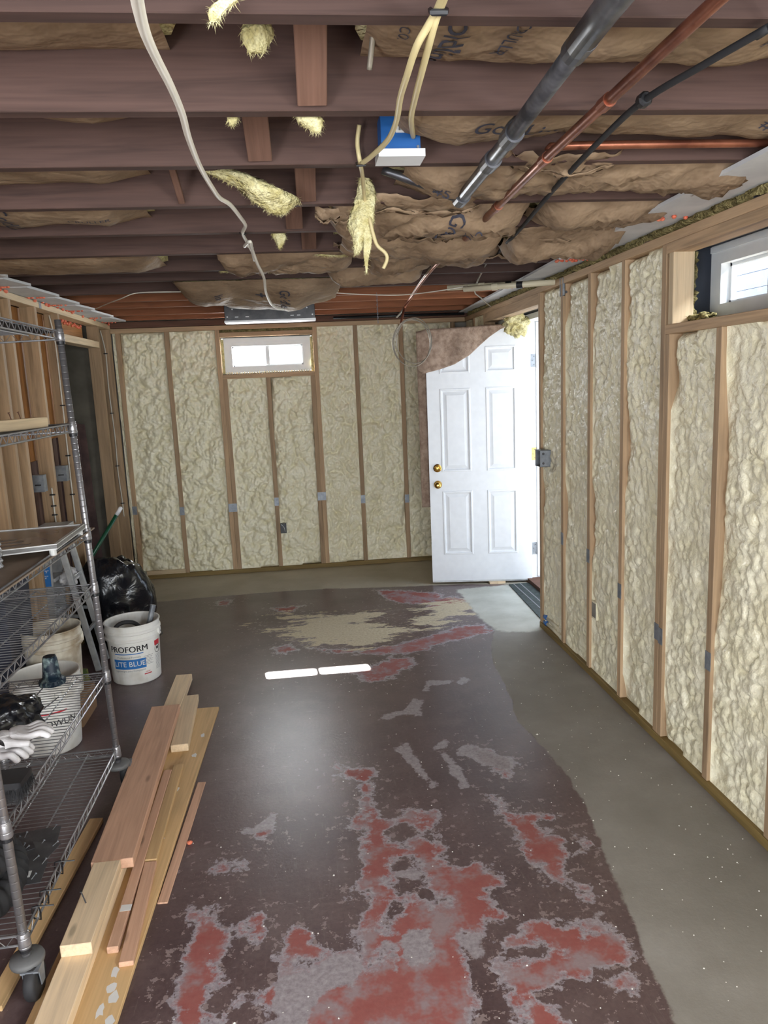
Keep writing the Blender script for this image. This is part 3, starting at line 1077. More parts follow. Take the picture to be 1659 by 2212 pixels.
cr = struct('trim_1', 'drywall fire-stop strips and olive wool above the right wall plate', 'trim')
for pts in ([(1.29, 1.2), (1.56, 1.2), (1.56, 2.86), (1.335, 2.86)], [(1.335, 2.863), (1.56, 2.863), (1.56, 3.80), (1.39, 3.80)],
            [(1.36, 3.804), (1.56, 3.804), (1.56, 4.86), (1.40, 4.86)], [(1.40, 4.866), (1.56, 4.866), (1.56, D), (1.47, D)]):
    slab(MB(), pts, 2.236, 2.249).build('drywall_strip', 'drywall', cr)
rows = []
n = 260
for i in range(n):
    y = 1.6 + (6.6 - 1.6) * i / (n - 1)
    row = []
    for k in range(5):
        a = k / 4
        row.append((1.535 - .018 * float(vnoise(np.array(y * 22), np.array(k * 1.3), 0, 71)) - .02 * math.sin(a * 3.14), y, 2.204 + .034 * a + .004 * float(vnoise(np.array(y * 30), np.array(k * 2.), 0, 72))))
    rows.append(row)
MB().grid(rows).build('rockwool_strip', 'rockwool', cr, smooth=True)
m = MB()
g = random.Random(9)
for y0, y1, x, nn in ((2.80, 2.88, 1.46, 10), (3.78, 3.84, 1.46, 8), (4.84, 4.90, 1.48, 6)):
    for i in range(nn * 2):
        yy = g.uniform(y0, y1)
        xx = x + g.uniform(-.11, .07)
        m.lathe([(.001, -.006), (.008, -.003), (.01, .003), (.004, .008)], (xx, yy, 2.233 - g.random() * .004), 6)
m.build('fire_sealant', 'sealant', cr, smooth=True)

# ---------------------------------------------------------------- outside the right wall
tag(MB().box(RX + .32, 6, -4, D + 1, -.08, -.02).build('areaway_paving', 'concrete'), 'pale paving outside the side door', 'ground', kind='structure')
nb = struct('wall_outside', 'pale siding of the neighbouring house seen through the right window', 'wall')
for i in range(40):
    MB().box(4.4, 4.43, -3, 9, .15 * i, .15 * i + .146).build('siding_board', 'siding', nb)

# ---------------------------------------------------------------- door
dr = struct('door_1', 'open white six-panel door with brass knob and deadbolt', 'door')
HB, FB = Vector((1.817, 5.727, .03)), Vector((1.018, 5.875, .03))
dx = (FB - HB)
DW = dx.length
DH = 2.022
ux = dx.normalized()                      # hinge -> free edge
un = Vector((-ux.y, ux.x, 0))             # towards the back wall or the camera
if un.y > 0:
    un = -un                              # un faces the camera


def dpt(a, d, z):
    """a from the FREE edge (photo's left) to the hinge, d towards the camera, z from the foot"""
    return FB - ux * a + un * d + Vector((0, 0, z))


xs = [0, .124 * DW, .42 * DW, .567 * DW, .86 * DW, DW]
zs = [0, .22, .745, .90, 1.56, 1.675, 1.875, DH]
m = MB()
TH = .044
for i in range(5):
    for j in range(7):
        if i in (1, 3) and j in (1, 3, 5):
            continue
        m.add([dpt(xs[i], 0, zs[j]), dpt(xs[i + 1], 0, zs[j]), dpt(xs[i + 1], 0, zs[j + 1]), dpt(xs[i], 0, zs[j + 1])], [(0, 1, 2, 3)])
m.add([dpt(a, d, z) for z in (0, DH) for d in (0, -TH) for a in (0, DW)], [(0, 2, 3, 1), (4, 5, 7, 6), (2, 6, 7, 3), (0, 4, 6, 2), (1, 3, 7, 5)])
leaf = m.build('door_leaf', 'white', dr, fixn=False)
for i in (1, 3):
    for j in (1, 3, 5):
        loops = [(0, 0), (.004, .004), (.014, .004), (.018, -.006), (.026, -.008), (.05, -.001), (.053, 0)]
        vs_, fs_ = [], []
        for ins, dep in loops:
            a0, a1, z0, z1 = xs[i] + ins, xs[i + 1] - ins, zs[j] + ins, zs[j + 1] - ins
            vs_ += [dpt(a0, dep, z0), dpt(a1, dep, z0), dpt(a1, dep, z1), dpt(a0, dep, z1)]
        for k in range(len(loops) - 1):
            for c in range(4):
                fs_.append((k * 4 + c, k * 4 + (c + 1) % 4, k * 4 + 4 + (c + 1) % 4, k * 4 + 4 + c))
        q = (len(loops) - 1) * 4
        fs_.append((q, q + 1, q + 2, q + 3))
        MB().add(vs_, fs_).build('door_panel', 'white', leaf)


def lathe_dir(prof, c, ax, n=24):
    ax = Vector(ax).normalized()
    u = ax.orthogonal().normalized()
    w = ax.cross(u)
    vs_, fs_ = [], []
    for r, hh in prof:
        for k in range(n):
            a = 2 * math.pi * k / n
            vs_.append(Vector(c) + ax * hh + (u * math.cos(a) + w * math.sin(a)) * r)
    for i in range(len(prof) - 1):
        for k in range(n):
            fs_.append((i * n + k, i * n + (k + 1) % n, (i + 1) * n + (k + 1) % n, (i + 1) * n + k))
    fs_.append(tuple((len(prof) - 1) * n + k for k in range(n)))
    return MB().add(vs_, fs_)


lathe_dir([(.033, 0), (.033, .006), (.026, .012), (.018, .014), (.016, .022), (.006, .024)], dpt(.066, 0, .934), un).build('deadbolt', 'brass', dr, smooth=False)
lathe_dir([(.033, 0), (.032, .006), (.014, .012), (.012, .03), (.024, .036), (.027, .048), (.022, .060), (.008, .064)], dpt(.066, 0, .80), un).build('door_knob', 'brass', dr, smooth=True)
MB().add([dpt(a, d, z) for z in (-.012, 0) for d in (.002, -TH) for a in (0, DW)], [(0, 2, 3, 1), (4, 5, 7, 6), (0, 1, 5, 4), (2, 6, 7, 3), (0, 4, 6, 2), (1, 3, 7, 5)]).build('door_sweep', 'alu', dr)
# jambs
m = MB().box(1.80, 1.975, 5.745, 5.785, .02, 2.09)
m.build('door_jamb', 'white', dr)
MB().box(1.865, 1.895, 5.73, 5.745, .05, 2.07).build('door_stop', 'white', dr)
MB().box(1.80, 1.975, 4.675, 4.715, .02, 2.09).build('door_jamb', 'white', dr)
MB().box(1.75, 1.975, 4.675, 5.785, 2.075, 2.115).build('head_jamb', 'white', dr)
MB().box(1.78, 1.99, 4.675, 5.785, .0, .035).build('threshold', 'oldboard', dr)
for z in (.28, 1.05, 1.78):
    hg = MB().box(1.822, 1.862, 5.7425, 5.745, z - .05, z + .05).build('hinge', 'steel' if z != 1.05 else 'brass', dr)
    for k in (-.032, 0, .032):
        MB().lathe([(.004, -.0015), (.004, 0)], (1.842 + (.007 if k else -.007), 5.7425, z + k), 8, 'y').build('screw', 'dark_steel', hg)
    MB().tube([(1.817, 5.735, z - .05), (1.817, 5.735, z + .05)], .006, 8).build('hinge_pin', 'steel', hg)
# packing blocks under the hinge side
tag(MB().box(1.47, 1.535, 5.76, 5.80, 0, .0175).box(1.535, 1.60, 5.755, 5.80, 0, .0175).build('packing_block', 'pine'), 'pale wooden block under the hinge side of the white door', 'block')

# ---------------------------------------------------------------- left wall
wl = struct('wall_left', 'left wall of bare wooden studs with orange boards behind', 'wall')
LZ = 2.20
xl = LX - SD / 2
beam('sole_plate', (xl, -.35, .019), (xl, 5.32, .019), SD, SW, 'treated', wl)
beam('top_plate', (xl, -3.6, LZ + .019), (xl, 4.95, LZ + .019), SD, SW, 'stud_pale', wl)
beam('top_plate', (xl, 4.952, LZ + .019), (xl, D, LZ + .019), SD, SW, 'stud_pale', wl)


def stud_l(y, z0=.038, z1=LZ, mat='stud', name='stud'):
    return beam(name, (xl, y, z0), (xl, y, z1), SD, SW, mat, wl, up=(0, 1, 0))


for y in (2.45, 2.85, 3.25, 3.65, 4.05, 4.27, 4.435, 4.855, 5.30, 6.31, 6.69):
    stud_l(y)
beam('closet_header', (xl, 5.32, 2.052), (xl, 6.29, 2.052), SD, .05, 'stud_pale', wl)
beam('metal_splice', (LX + .001, 4.93, LZ + .019), (LX + .001, 4.97, LZ + .019), .002, .036, 'steel', wl)
# boards behind the studs: orange panelling above, dark below
yy = 2.0
g = random.Random(4)
while yy < 5.3:
    wd = g.uniform(.13, .17)
    zb = 1.30 + g.uniform(-.06, .1)
    beam('wall_board', (LX - .112, yy + wd / 2, zb), (LX - .112, yy + wd / 2, 2.2), .018, wd - .003, 'panel', wl, up=(0, 1, 0))
    beam('wall_board', (LX - .13, yy + wd / 2, .0), (LX - .13, yy + wd / 2, zb + .1), .016, wd - .003, 'oldboard' if g.random() < .55 else 'panel', wl, up=(0, 1, 0))
    yy += wd
MB().box(LX - .3, LX - .14, -3.6, -1.85, 0, 2.6).box(LX - .3, LX - .14, -.35, 5.3, 0, 2.6).box(LX - .3, LX - .14, -1.85, -.35, 2.05, 2.6).build('backing', 'oldboard', wl)  # gap behind the viewer added for the left fill lamp
beam('wall_board', (LX - .105, 5.33, 2.14), (LX - .105, 6.20, 2.14), .018, .12, 'panel', wl)
# closet behind the opening
m = MB().box(-2.6, -2.56, 5.0, 6.8, 0, 2.6).box(-2.6, LX - .1, 6.50, 6.56, 0, 2.6).box(-2.6, LX - .09, 5.0, 5.05, 0, 2.6).box(-2.6, LX - .09, 5.0, 6.6, 2.24, 2.28)
m.build('closet_lining', M_noise('grey_closet_plaster', srgb(88, 84, 74), srgb(116, 110, 98), 4, .9), wl)
m = MB()
g = random.Random(12)
for i in range(24):
    y = 4.0 + 2.7 * g.random()
    m.lathe([(.001, -.01), (.009, -.006), (.011, .002), (.004, .012)], (LX + .004 + g.random() * .006, y, LZ + .040 + g.uniform(-.008, .006)), 6)
for i in range(26):
    m.lathe([(.001, -.012), (.009, -.006), (.010, .004), (.003, .01)], (LX - .09, 5.34 + .8 * i / 25, 2.19 + g.uniform(-.016, .006)), 6)
m.build('fire_sealant', 'sealant', wl, smooth=True)

JY = [.02, .46, .9, 1.32, 1.75, 2.15, 2.60, 3.03, 3.47, 3.95, 4.27, 4.75, 5.17, 5.55, 6.08, 6.50]
# drywall tabs between joists over the left plate
tl = struct('trim_2', 'stepped white drywall tabs between joists over the left wall plate', 'trim')
for a, b in zip(JY[8:], JY[9:]):
    slab(MB(), [(-1.62, a + .045), (-1.40, a + .045), (-1.36, b - .005), (-1.62, b - .005)], 2.242, 2.255).build('drywall_tab', 'drywall', tl)
    m = MB()
    for i in range(9):
        m.lathe([(.001, -.006), (.007, -.004), (.007, .003), (.002, .006)], (g.uniform(-1.55, -1.44), b - .012 + g.uniform(-.004, .006), 2.239), 6)
    m.build('fire_sealant', 'sealant', tl, smooth=True)

# rear wall behind the viewer, with a wide opening added to let fill light in
wf = struct('wall_front', 'plain wall behind the viewer with a wide opening added for light', 'wall')
MB().box(-2.6, -.9, -3.7, -3.6, 0, 2.6).box(1.5, 2.2, -3.7, -3.6, 0, 2.6).box(-.9, 1.5, -3.7, -3.6, 2.15, 2.6).build('masonry', 'drywall', wf)

# ---------------------------------------------------------------- ceiling
ce = struct('ceiling', 'open ceiling of dark brown floor joists and boards', 'ceiling')
JH = .19
MB().box(-2.6, 2.2, -3.7, D + .3, JZ + JH + .005, JZ + JH + .03).build('subfloor', 'oldboard', ce)
for i, y in enumerate(JY):
    mt = 'joist_lit' if y > 5.0 else 'joist'
    beam('joist', (-1.95, y + SW / 2, JZ + JH / 2), (1.85, y + SW / 2, JZ + JH / 2), SW, JH, mt, ce)
beam('rim_joist', (1.87, -3.6, JZ + JH / 2), (1.87, D + .2, JZ + JH / 2), SW, JH, 'joist', ce)
beam('rim_joist', (-1.97, -3.6, JZ + JH / 2), (-1.97, D + .2, JZ + JH / 2), SW, JH, 'joist', ce)
# cross bridging between the joists
for bay, x, dirn in ((3, .071, 1), (4, -.059, 1), (5, .069, 1), (6, .030, 1), (7, .093, 1), (5, -.33, 1)):
    y0, y1 = JY[bay] + SW, JY[bay + 1]
    w = .064 if x > -.2 else .02
    beam('bridging', (x, y1 - .012, JZ + .012), (x - .006, y0 + .012, JZ + JH - .012), w, .019, 'bridging', ce, up=(0, 1, 1))
# the sill of the house above the back wall
beam('rim_board', (-1.9, D + .03, 2.232), (1.6, D + .03, 2.232), .10, .05, 'oldboard', ce)

# ================================================================== CEILING THINGS
def arr(f, *a):
    return float(f(*[np.array(float(q)) for q in a[:2]], *a[2:]))


def batt(label, bay, x0, x1, sag, seed, top=.12, tilt=0.0, crump=.012, ends=True, y0=None, y1=None, prints=(), name='insulation_batt', ztop=None):
    """kraft-faced batt hung between two joists: a bulging paper face over yellow wool"""
    ya = (JY[bay] + SW + .004) if y0 is None else y0
    yb = (JY[bay + 1] - .004) if y1 is None else y1
    nx, ny = max(12, int((x1 - x0) / .022)), 16
    u, v = np.meshgrid(np.linspace(0, 1, nx), np.linspace(0, 1, ny), indexing='ij')
    zb = JZ + top if ztop is None else ztop

    def surf(u, v):
        X = x0 + (x1 - x0) * u
        Y = ya + (yb - ya) * v
        prof = 1 - np.abs(2 * v - 1) ** 2.4
        along = .72 + .45 * vnoise(X * 2.6, Y * 0 + seed, 0, seed) + .25 * vnoise(X * 6.3, Y * 2, 0, seed + 2)
        env = np.clip(np.minimum(u, 1 - u) / .12, 0, 1) ** .5 if ends else 1
        z = zb - sag * prof * along * env + tilt * (u - .5)
        # folds: sharp creases
        fold = np.abs(vnoise(X * 9 + 3 * v, Y * 11, 0, seed + 5)) + .5 * np.abs(vnoise(X * 21, Y * 19 + X * 5, 0, seed + 6))
        z = z - crump * (1 - fold) * (.3 + prof)
        return X, Y, z
    X, Y, Z = surf(u, v)
    loc = ((x0 + x1) / 2, (ya + yb) / 2, float(Z.min()))
    T = thing(name, label, 'insulation', loc, 'insulation batts between the joists')
    MB().grid(np.stack([X, Y, Z], -1)).build('kraft_facing', 'kraft', T, smooth=True)
    # wool: same plan a little higher, ragged ends
    u2, v2 = np.meshgrid(np.linspace(-.012, 1.012, nx), np.linspace(.03, .97, 8), indexing='ij')
    X2, Y2, Z2 = surf(u2, v2)
    X2 = X2 + np.where((u2 < 0) | (u2 > 1), .02 * vnoise(Y2 * 30, X2, 0, seed + 9), 0)
    top_ = np.minimum(Z2 + .07, JZ + JH - .004)
    low_ = Z2 + .012 + crump * 1.3
    m = MB()
    m.grid(np.stack([X2, Y2, low_], -1))
    m.grid(np.stack([X2, Y2, np.maximum(top_, low_ + .01)], -1))
    for e in (0, -1):
        m.grid(np.stack([np.stack([X2[e], Y2[e], low_[e]], -1), np.stack([X2[e], Y2[e], np.maximum(top_, low_ + .01)[e]], -1)]))
    for e in (0, -1):
        m.grid(np.stack([np.stack([X2[:, e], Y2[:, e], low_[:, e]], -1), np.stack([X2[:, e], Y2[:, e], np.maximum(top_, low_ + .01)[:, e]], -1)]))
    m.build('wool', 'fiber', T, smooth=True)
    for txt, uu, vv, size, rot, bold in prints:
        cx, cy = x0 + (x1 - x0) * uu, ya + (yb - ya) * vv

        def fn(a, b):
            c_, s_ = math.cos(rot), math.sin(rot)
            # seen from below: mirror so that it reads right
            xx = cx + a * c_ + b * s_
            yy_ = cy + a * s_ - b * c_
            q = surf(np.array((xx - x0) / (x1 - x0)), np.clip(np.array((yy_ - ya) / (yb - ya)), .0, 1))
            return (xx, yy_, float(q[2]) - .0025)
        text_mesh(txt, size, fn, 'ink', 'print', T, bold)
    return T


HP = math.pi / 2
batt('kraft-faced batt with large printed lettering above the near ends of the pipes', 3, .18, 1.5, .075, 3, .11, prints=(
    ('GoldLine', .12, .52, .078, HP + .12, .004), ('CRULLER', .21, .5, .04, HP + .12, 0), ('CO.', .05, .5, .03, HP, 0), ('#5', .62, .4, .06, .1, .004), ('GoldLine', .92, .5, .07, HP, .004)))
batt('kraft-faced batt sagging over the copper pipe beyond the second joist', 4, .30, 1.5, .075, 13, .085, prints=(('GoldLine', .25, .45, .07, .2, .006), ('#5', .8, .4, .05, .2, .004)))
batt('kraft-faced batt behind the blue junction box, crumpled along the third joist', 5, .36, 1.5, .085, 23, .06, crump=.03, prints=(('#5', .1, .4, .05, .1, .004),))
batt('torn kraft batt bulging below the end of the iron pipe', 6, .16, .86, .085, 33, .035, crump=.035, prints=(('GoldLine', .60, .5, .082, HP + .15, .004), ('CRULLER', .74, .5, .04, HP + .15, 0)))
batt('kraft batt hanging in the same bay nearer the right wall', 6, .92, 1.46, .07, 43, .05, crump=.03)
batt('crumpled kraft batt with yellow wool showing between the black cable and copper pipe', 7, .22, .90, .085, 53, .02, crump=.04)
batt('ragged kraft batt beside the drywall strip under the black cable', 7, .93, 1.42, .075, 63, .02, crump=.04)
batt('thin torn batt with ragged yellow edge behind the hanging white cable', 8, -.32, .30, .06, 73, .02, crump=.03)
batt('torn batt drooping just past the crumpled ones near the copper tube', 8, .38, .98, .06, 83, .02, crump=.04)
batt('drooping batt slit open showing dark hollow and yellow wool', 9, .20, .72, .085, 93, .03, crump=.02, y0=JY[9] + .04, y1=JY[9] + .30)
batt('pale batt in the bay at far left above the shelving, nearest one', 5, -1.5, -.42, .06, 103, .10, crump=.006)
batt('printed batt at left in the bay above the end of the shelving', 6, -1.5, -.50, .06, 113, .06, crump=.006, prints=(('GoldLine', .55, .5, .075, HP, .004), ('CRULLER', .82, .45, .035, .1, 0), ('+', .25, .5, .14, 0, .012)))
batt('flat batt at left four bays before the back wall', 8, -1.45, -.60, .05, 123, .03, crump=.006)
batt('pale batt facing in the corner of the ceiling nearest the viewer at left', 3, -1.3, -.22, .07, 133, .12, crump=.01)
batt('pale batt facing just behind the nearest joist at left', 4, -1.4, -.30, .06, 143, .13, crump=.01)
batt('fallen printed batt lying slantwise over the strip light', 10, -.64, .30, .105, 153, .02, crump=.012, y0=4.32, y1=5.30, ztop=2.250, prints=(
    ('GoldLine', .64, .27, .085, HP, .004), ('+', .50, .22, .14, 0, .008), ('line', .24, .22, .07, HP, .004)))


def flap(label, x0, x1, y0, z0, drop, curl, seed, mat='kraft'):
    nx, nv = max(10, int((x1 - x0) / .02)), 12
    rows = []
    for i in range(nx + 1):
        u = i / nx
        row = []
        L = drop * (.65 + .5 * arr(fbm, u * 5, seed, 0, seed, 3))
        for k in range(nv + 1):
            w_ = k / nv
            x = x0 + (x1 - x0) * u
            y = y0 + curl * math.sin(w_ * 2.2) + .03 * arr(fbm, u * 7 + w_ * 2, w_ * 3, 0, seed + 3, 3)
            z = z0 - L * (1 - (1 - w_) ** 1.6) + L * .55 * max(0, w_ - .6) + .018 * abs(arr(vnoise, u * 13 + w_ * 3, w_ * 5, 0, seed + 7)) + .02 * math.sin(u * 3.14) * -1
            row.append((x, y, z))
        rows.append(row)
    o = MB().grid(rows).build('torn_paper', mat, smooth=True)
    so_ = o.modifiers.new('thickness', 'SOLIDIFY')
    so_.thickness = .0012
    return tag(o, label, 'paper', 'torn kraft paper flaps')


flap('curled brown paper flap hanging under the fourth joist at the iron pipe end', .28, .66, 2.55, 2.262, .05, .10, 5)
flap('small torn paper corner hanging right of the wooden bridging', .10, .24, 2.68, 2.262, .06, .06, 9)
flap('long brown paper fold hanging between the iron and copper pipe ends', .40, .92, 2.98, 2.262, .07, .12, 12)
flap('wide curled paper flap below the black cable near the drywall strip', .80, 1.34, 3.05, 2.262, .05, .14, 15)
flap('crumpled paper fold just left of the copper pipe under the sixth joist', .20, .70, 3.42, 2.262, .05, .12, 19)
flap('torn paper edge beside the zigzag wire', .76, 1.12, 3.48, 2.262, .055, .12, 23)
flap('loose paper fold under the third joist beside the iron pipe', .60, .95, 2.12, 2.265, .03, .10, 27)

# hanging pieces of yellow wool
def hang_wool(label, pts, r, seed, strands=120, flat=.5):
    """ragged rope of wool along a path with varying radius"""
    path = smooth_path(pts, 6)
    n = 14
    vs_, fs_ = [], []
    m_ = len(path)
    for i, p in enumerate(path):
        t_ = i / (m_ - 1)
        k = np.interp(t_, np.linspace(0, 1, len(r)), r)
        for a in range(n):
            th = 2 * math.pi * a / n
            q = Vector((math.cos(th), math.sin(th) * flat, 0))
            nz = 1 + .55 * arr(fbm, math.cos(th) * 1.3 + seed, math.sin(th) * 1.3 + p.z * 14, p.x * 9, seed, 3)
            vs_.append(Vector(p) + q * k * nz)
    for i in range(m_ - 1):
        for a in range(n):
            fs_.append((i * n + a, i * n + (a + 1) % n, (i + 1) * n + (a + 1) % n, (i + 1) * n + a))
    fs_.append(tuple(range(n)))
    fs_.append(tuple((m_ - 1) * n + a for a in range(n)))
    m = MB().add(vs_, fs_)
    g = random.Random(seed)
    for i in range(strands * 5):
        p = Vector(vs_[g.randrange(len(vs_))])
        d = Vector((g.uniform(-1, 1), g.uniform(-.6, .6), g.uniform(-1.3, .3))).normalized() * g.uniform(.01, .045)
        sd = d.orthogonal().normalized() * .0007
        d = d * .38
        m.add([p - sd, p + sd, p + d], [(0, 1, 2)])
    o = m.build('wool_tuft', 'fiber', smooth=True)
    return tag(o, label, 'insulation', 'hanging tufts of yellow wool')


def Pz(u, v, z):
    return P(u, v, 'z', z)


hang_wool('long ragged yellow wool strand hanging from the cream cable by the blue box', [P(786, 385, 'y', 2.55), P(795, 430, 'y', 2.55), P(782, 480, 'y', 2.55), P(776, 520, 'y', 2.55), P(770, 548, 'y', 2.55)], [.018, .036, .034, .02, .006], 5, 200)
hang_wool('thin tail of yellow wool hanging lowest beside the cream cable', [P(797, 470, 'y', 2.54), P(795, 515, 'y', 2.54), P(791, 560, 'y', 2.54), P(792, 590, 'y', 2.54)], [.016, .014, .006, .001], 6, 40)
hang_wool('big wedge of yellow wool hanging down left of the wooden bridging', [P(480, 372, 'y', 2.42), P(530, 392, 'y', 2.42), P(575, 420, 'y', 2.44), P(598, 440, 'y', 2.46), P(604, 462, 'y', 2.47)], [.045, .06, .075, .06, .016], 8, 260, .7)
hang_wool('pale tuft hanging between the two nearest joists', [P(562, 40, 'y', 1.55), P(560, 70, 'y', 1.55), P(558, 112, 'y', 1.55)], [.02, .028, .014], 12, 90, .7)
hang_wool('wispy pale tuft at the top edge over the nearest joist', [P(500, 0, 'y', 1.28), P(475, 22, 'y', 1.28), P(460, 48, 'y', 1.28)], [.016, .012, .003], 14, 40)
hang_wool('small yellow tuft under the second joist left of the slanted bridging', [P(505, 240, 'y', 1.82), P(502, 258, 'y', 1.82), P(500, 270, 'y', 1.82)], [.016, .012, .003], 15, 40)
hang_wool('yellow tuft under the second joist right of the slanted bridging', [P(660, 243, 'y', 1.82), P(672, 262, 'y', 1.82), P(684, 285, 'y', 1.82)], [.022, .024, .006], 16, 60)
hang_wool('small yellow wool flag hanging at the fifth joist', [P(600, 502, 'y', 3.1), P(606, 515, 'y', 3.1), P(604, 536, 'y', 3.1)], [.03, .028, .004], 17, 60)
hang_wool('ragged yellow wool fringe under the joist beyond the knotted cable', [P(480, 586, 'y', 3.99), P(540, 588, 'y', 3.99), P(600, 586, 'y', 3.99)], [.012, .02, .02], 18, 120)
hang_wool('yellow wool fringe along the joist left of the drooping strand', [P(690, 550, 'y', 3.5), P(730, 553, 'y', 3.5), P(765, 548, 'y', 3.5)], [.02, .03, .02], 19, 120)
o = tuft('wool_ball', 'fiber', None, (1.66, 5.56, 2.045), (.085, .06, .085), 41, 4, .4, 160)
tag(o, 'bright yellow wad of fibreglass stuffed over the door top', 'insulation', 'hanging tufts of yellow wool')

# ---- blue junction box
bxp = Vector((.312, 2.148, 2.25))
T = thing('junction_box', 'blue plastic junction box with barcode label fixed to a joist', 'junction box', bxp)
MB().box(bxp.x - .052, bxp.x + .052, 2.075, 2.148, 2.262, 2.352).build('box_body', 'blue', T)
MB().box(bxp.x - .062, bxp.x + .062, 2.06, 2.148, 2.243, 2.262).build('flange', 'white', T)
lab = MB().box(bxp.x - .012, bxp.x + .024, 2.0738, 2.075, 2.305, 2.343).build('label', 'paper', T)
m = MB()
for i in range(11):
    x = bxp.x - .006 + i * .0024
    m.box(x, x + (.0014 if i % 3 else .0007), 2.0732, 2.0738, 2.311, 2.334)
m.build('barcode', 'ink_black', lab)
for sx in (-.045, .045):
    MB().lathe([(.004, 0), (.004, .003)], (bxp.x + sx, 2.072, 2.27), 8, 'y').build('screw', 'steel', T)


# ---- cables
def cable(name, label, pts, r, mat, cat='cable', n=8, steps=7, group=None):
    o = MB().tube(smooth_path(pts, steps), r, n).build(name, mat, smooth=True)
    return tag(o, label, cat, group)


cable('electrical_cable', 'white cable swinging across the joists at left, knotted midway, ending at the strip light',
      [Pz(292, -30, 2.02), Pz(300, 20, 2.04), Pz(315, 75, 2.06), Pz(340, 130, 2.09), Pz(368, 185, 2.11), Pz(393, 245, 2.13), Pz(408, 300, 2.15), Pz(432, 360, 2.18), Pz(460, 408, 2.20), Pz(475, 428, 2.21), Pz(497, 442, 2.215), Pz(518, 468, 2.22), Pz(530, 487, 2.225), Pz(524, 503, 2.235),
       Pz(532, 520, 2.235), Pz(545, 536, 2.22), Pz(534, 530, 2.21), Pz(528, 532, 2.21), Pz(540, 522, 2.2), Pz(545, 540, 2.2), Pz(556, 570, 2.17), Pz(570, 600, 2.14), Pz(574, 630, 2.12), Pz(585, 655, 2.11), Pz(598, 665, 2.105), Pz(612, 668, 2.105)],
      .0065, 'wire_white')
cable('electrical_cable', 'short bent cable end dangling under the white cable knot', [Pz(536, 528, 2.205), Pz(545, 545, 2.2), Pz(549, 562, 2.195)], .006, 'wire_white')
m = MB().tube([Pz(518, 503, 2.247), Pz(520, 505, 2.232), Pz(530, 506, 2.232), Pz(531, 505, 2.247)], .003, 6)
tag(m.build('cable_staple', 'black'), 'black staple pinning the white cable to a joist', 'staple')
cable('electrical_cable', 'cream cable looping from the near joist down to the staple left of the blue box',
      [Pz(968, -40, 2.235), Pz(945, 20, 2.235), Pz(925, 55, 2.225), Pz(900, 100, 2.21), Pz(880, 160, 2.2), Pz(865, 210, 2.21), Pz(856, 262, 2.225), Pz(838, 302, 2.23), Pz(805, 335, 2.235), Pz(782, 353, 2.24)], .0065, 'wire_cream')
cable('electrical_cable', 'cream cable dropping from the near joist into the blue box',
      [Pz(975, -40, 2.235), Pz(950, 20, 2.235), Pz(938, 55, 2.225), Pz(926, 100, 2.215), Pz(910, 160, 2.21), Pz(896, 215, 2.22), Pz(888, 258, 2.24), Vector((.35, 2.1, 2.30))], .0065, 'wire_cream')
cable('electrical_cable', 'cream cable hanging straight past the staple into the wool strand',
      [P(776, 270, 'y', 2.12), P(772, 310, 'y', 2.13), P(778, 352, 'y', 2.14), P(783, 380, 'y', 2.3), P(788, 430, 'y', 2.53), P(800, 480, 'y', 2.53), P(806, 505, 'y', 2.53), P(815, 530, 'y', 2.53), P(832, 546, 'y', 2.53), P(836, 560, 'y', 2.53), P(828, 580, 'y', 2.53)], .006, 'wire_cream')
m = MB().tube([Pz(770, 352, 2.248), Pz(772, 358, 2.232), Pz(788, 357, 2.232), Pz(790, 351, 2.248)], .003, 6)
tag(m.build('cable_staple', 'black'), 'black staple holding the cream cables left of the blue box', 'staple')
m = MB().tube([Pz(930, 22, 2.248), Pz(934, 27, 2.225), Pz(962, 27, 2.225), Pz(964, 22, 2.248)], .005, 6)
tag(m.build('cable_staple', 'black'), 'black strap holding two cream cables to the nearest joist', 'staple')
cable('electrical_cable', 'grey cable stub poking down beside the cream cables near the top', [P(808, 30, 'y', 1.6), P(806, 70, 'y', 1.62), P(798, 150, 'y', 1.66)], .006, 'wire_grey')
cable('thin_wire', 'thin white wire drooping under the far joists at left', [Pz(205, 668, 2.235), Pz(235, 655, 2.2), Pz(262, 645, 2.2), Pz(290, 634, 2.22), Pz(330, 631, 2.24), Pz(440, 630, 2.24)], .003, 'wire_white', 'wire')
cable('thin_wire', 'thin white wire running over the orange-lit joists to the cream pipes', [Pz(705, 631, 2.22), Pz(780, 636, 2.2), Pz(870, 637, 2.2), Pz(950, 628, 2.2), Pz(1010, 618, 2.22)], .003, 'wire_white', 'wire')

# ---- pipes
T = thing('iron_pipe', 'dark iron pipe with collars running under the joists', 'pipe', (.52, 1.3, 2.19))
gp = [(.50, -.6, 2.215), (.512, 1.217, 2.215), (.535, 1.83, 2.215), (.545, 2.415, 2.215)]
MB().tube([gp[0], gp[1], (.516, 1.34, 2.215)], .0235, 16).build('pipe_run', 'iron', T, smooth=True)
MB().tube([(.516, 1.34, 2.215), gp[2], gp[3]], .0185, 16).build('pipe_run', 'iron', T, smooth=True)
for y in (1.34, 1.815, 2.02, 2.40):
    x = float(np.interp(y, [p[1] for p in gp], [p[0] for p in gp]))
    MB().tube([(x, y - .03, 2.215), (x, y + .03, 2.215)], .0235, 16).build('collar', 'iron', T, smooth=False)
MB().tube(smooth_path([(.545, 2.40, 2.215), (.52, 2.42, 2.225), (.46, 2.40, 2.245), (.30, 2.40, 2.30)], 5), .013, 10).build('branch', 'iron', T, smooth=True)
MB().tube(smooth_path([(.53, 1.84, 2.225), (.56, 1.86, 2.26), (.63, 1.87, 2.30), (.9, 1.88, 2.30), (1.7, 1.90, 2.31)], 6), .014, 10).build('branch', 'iron', T, smooth=True)
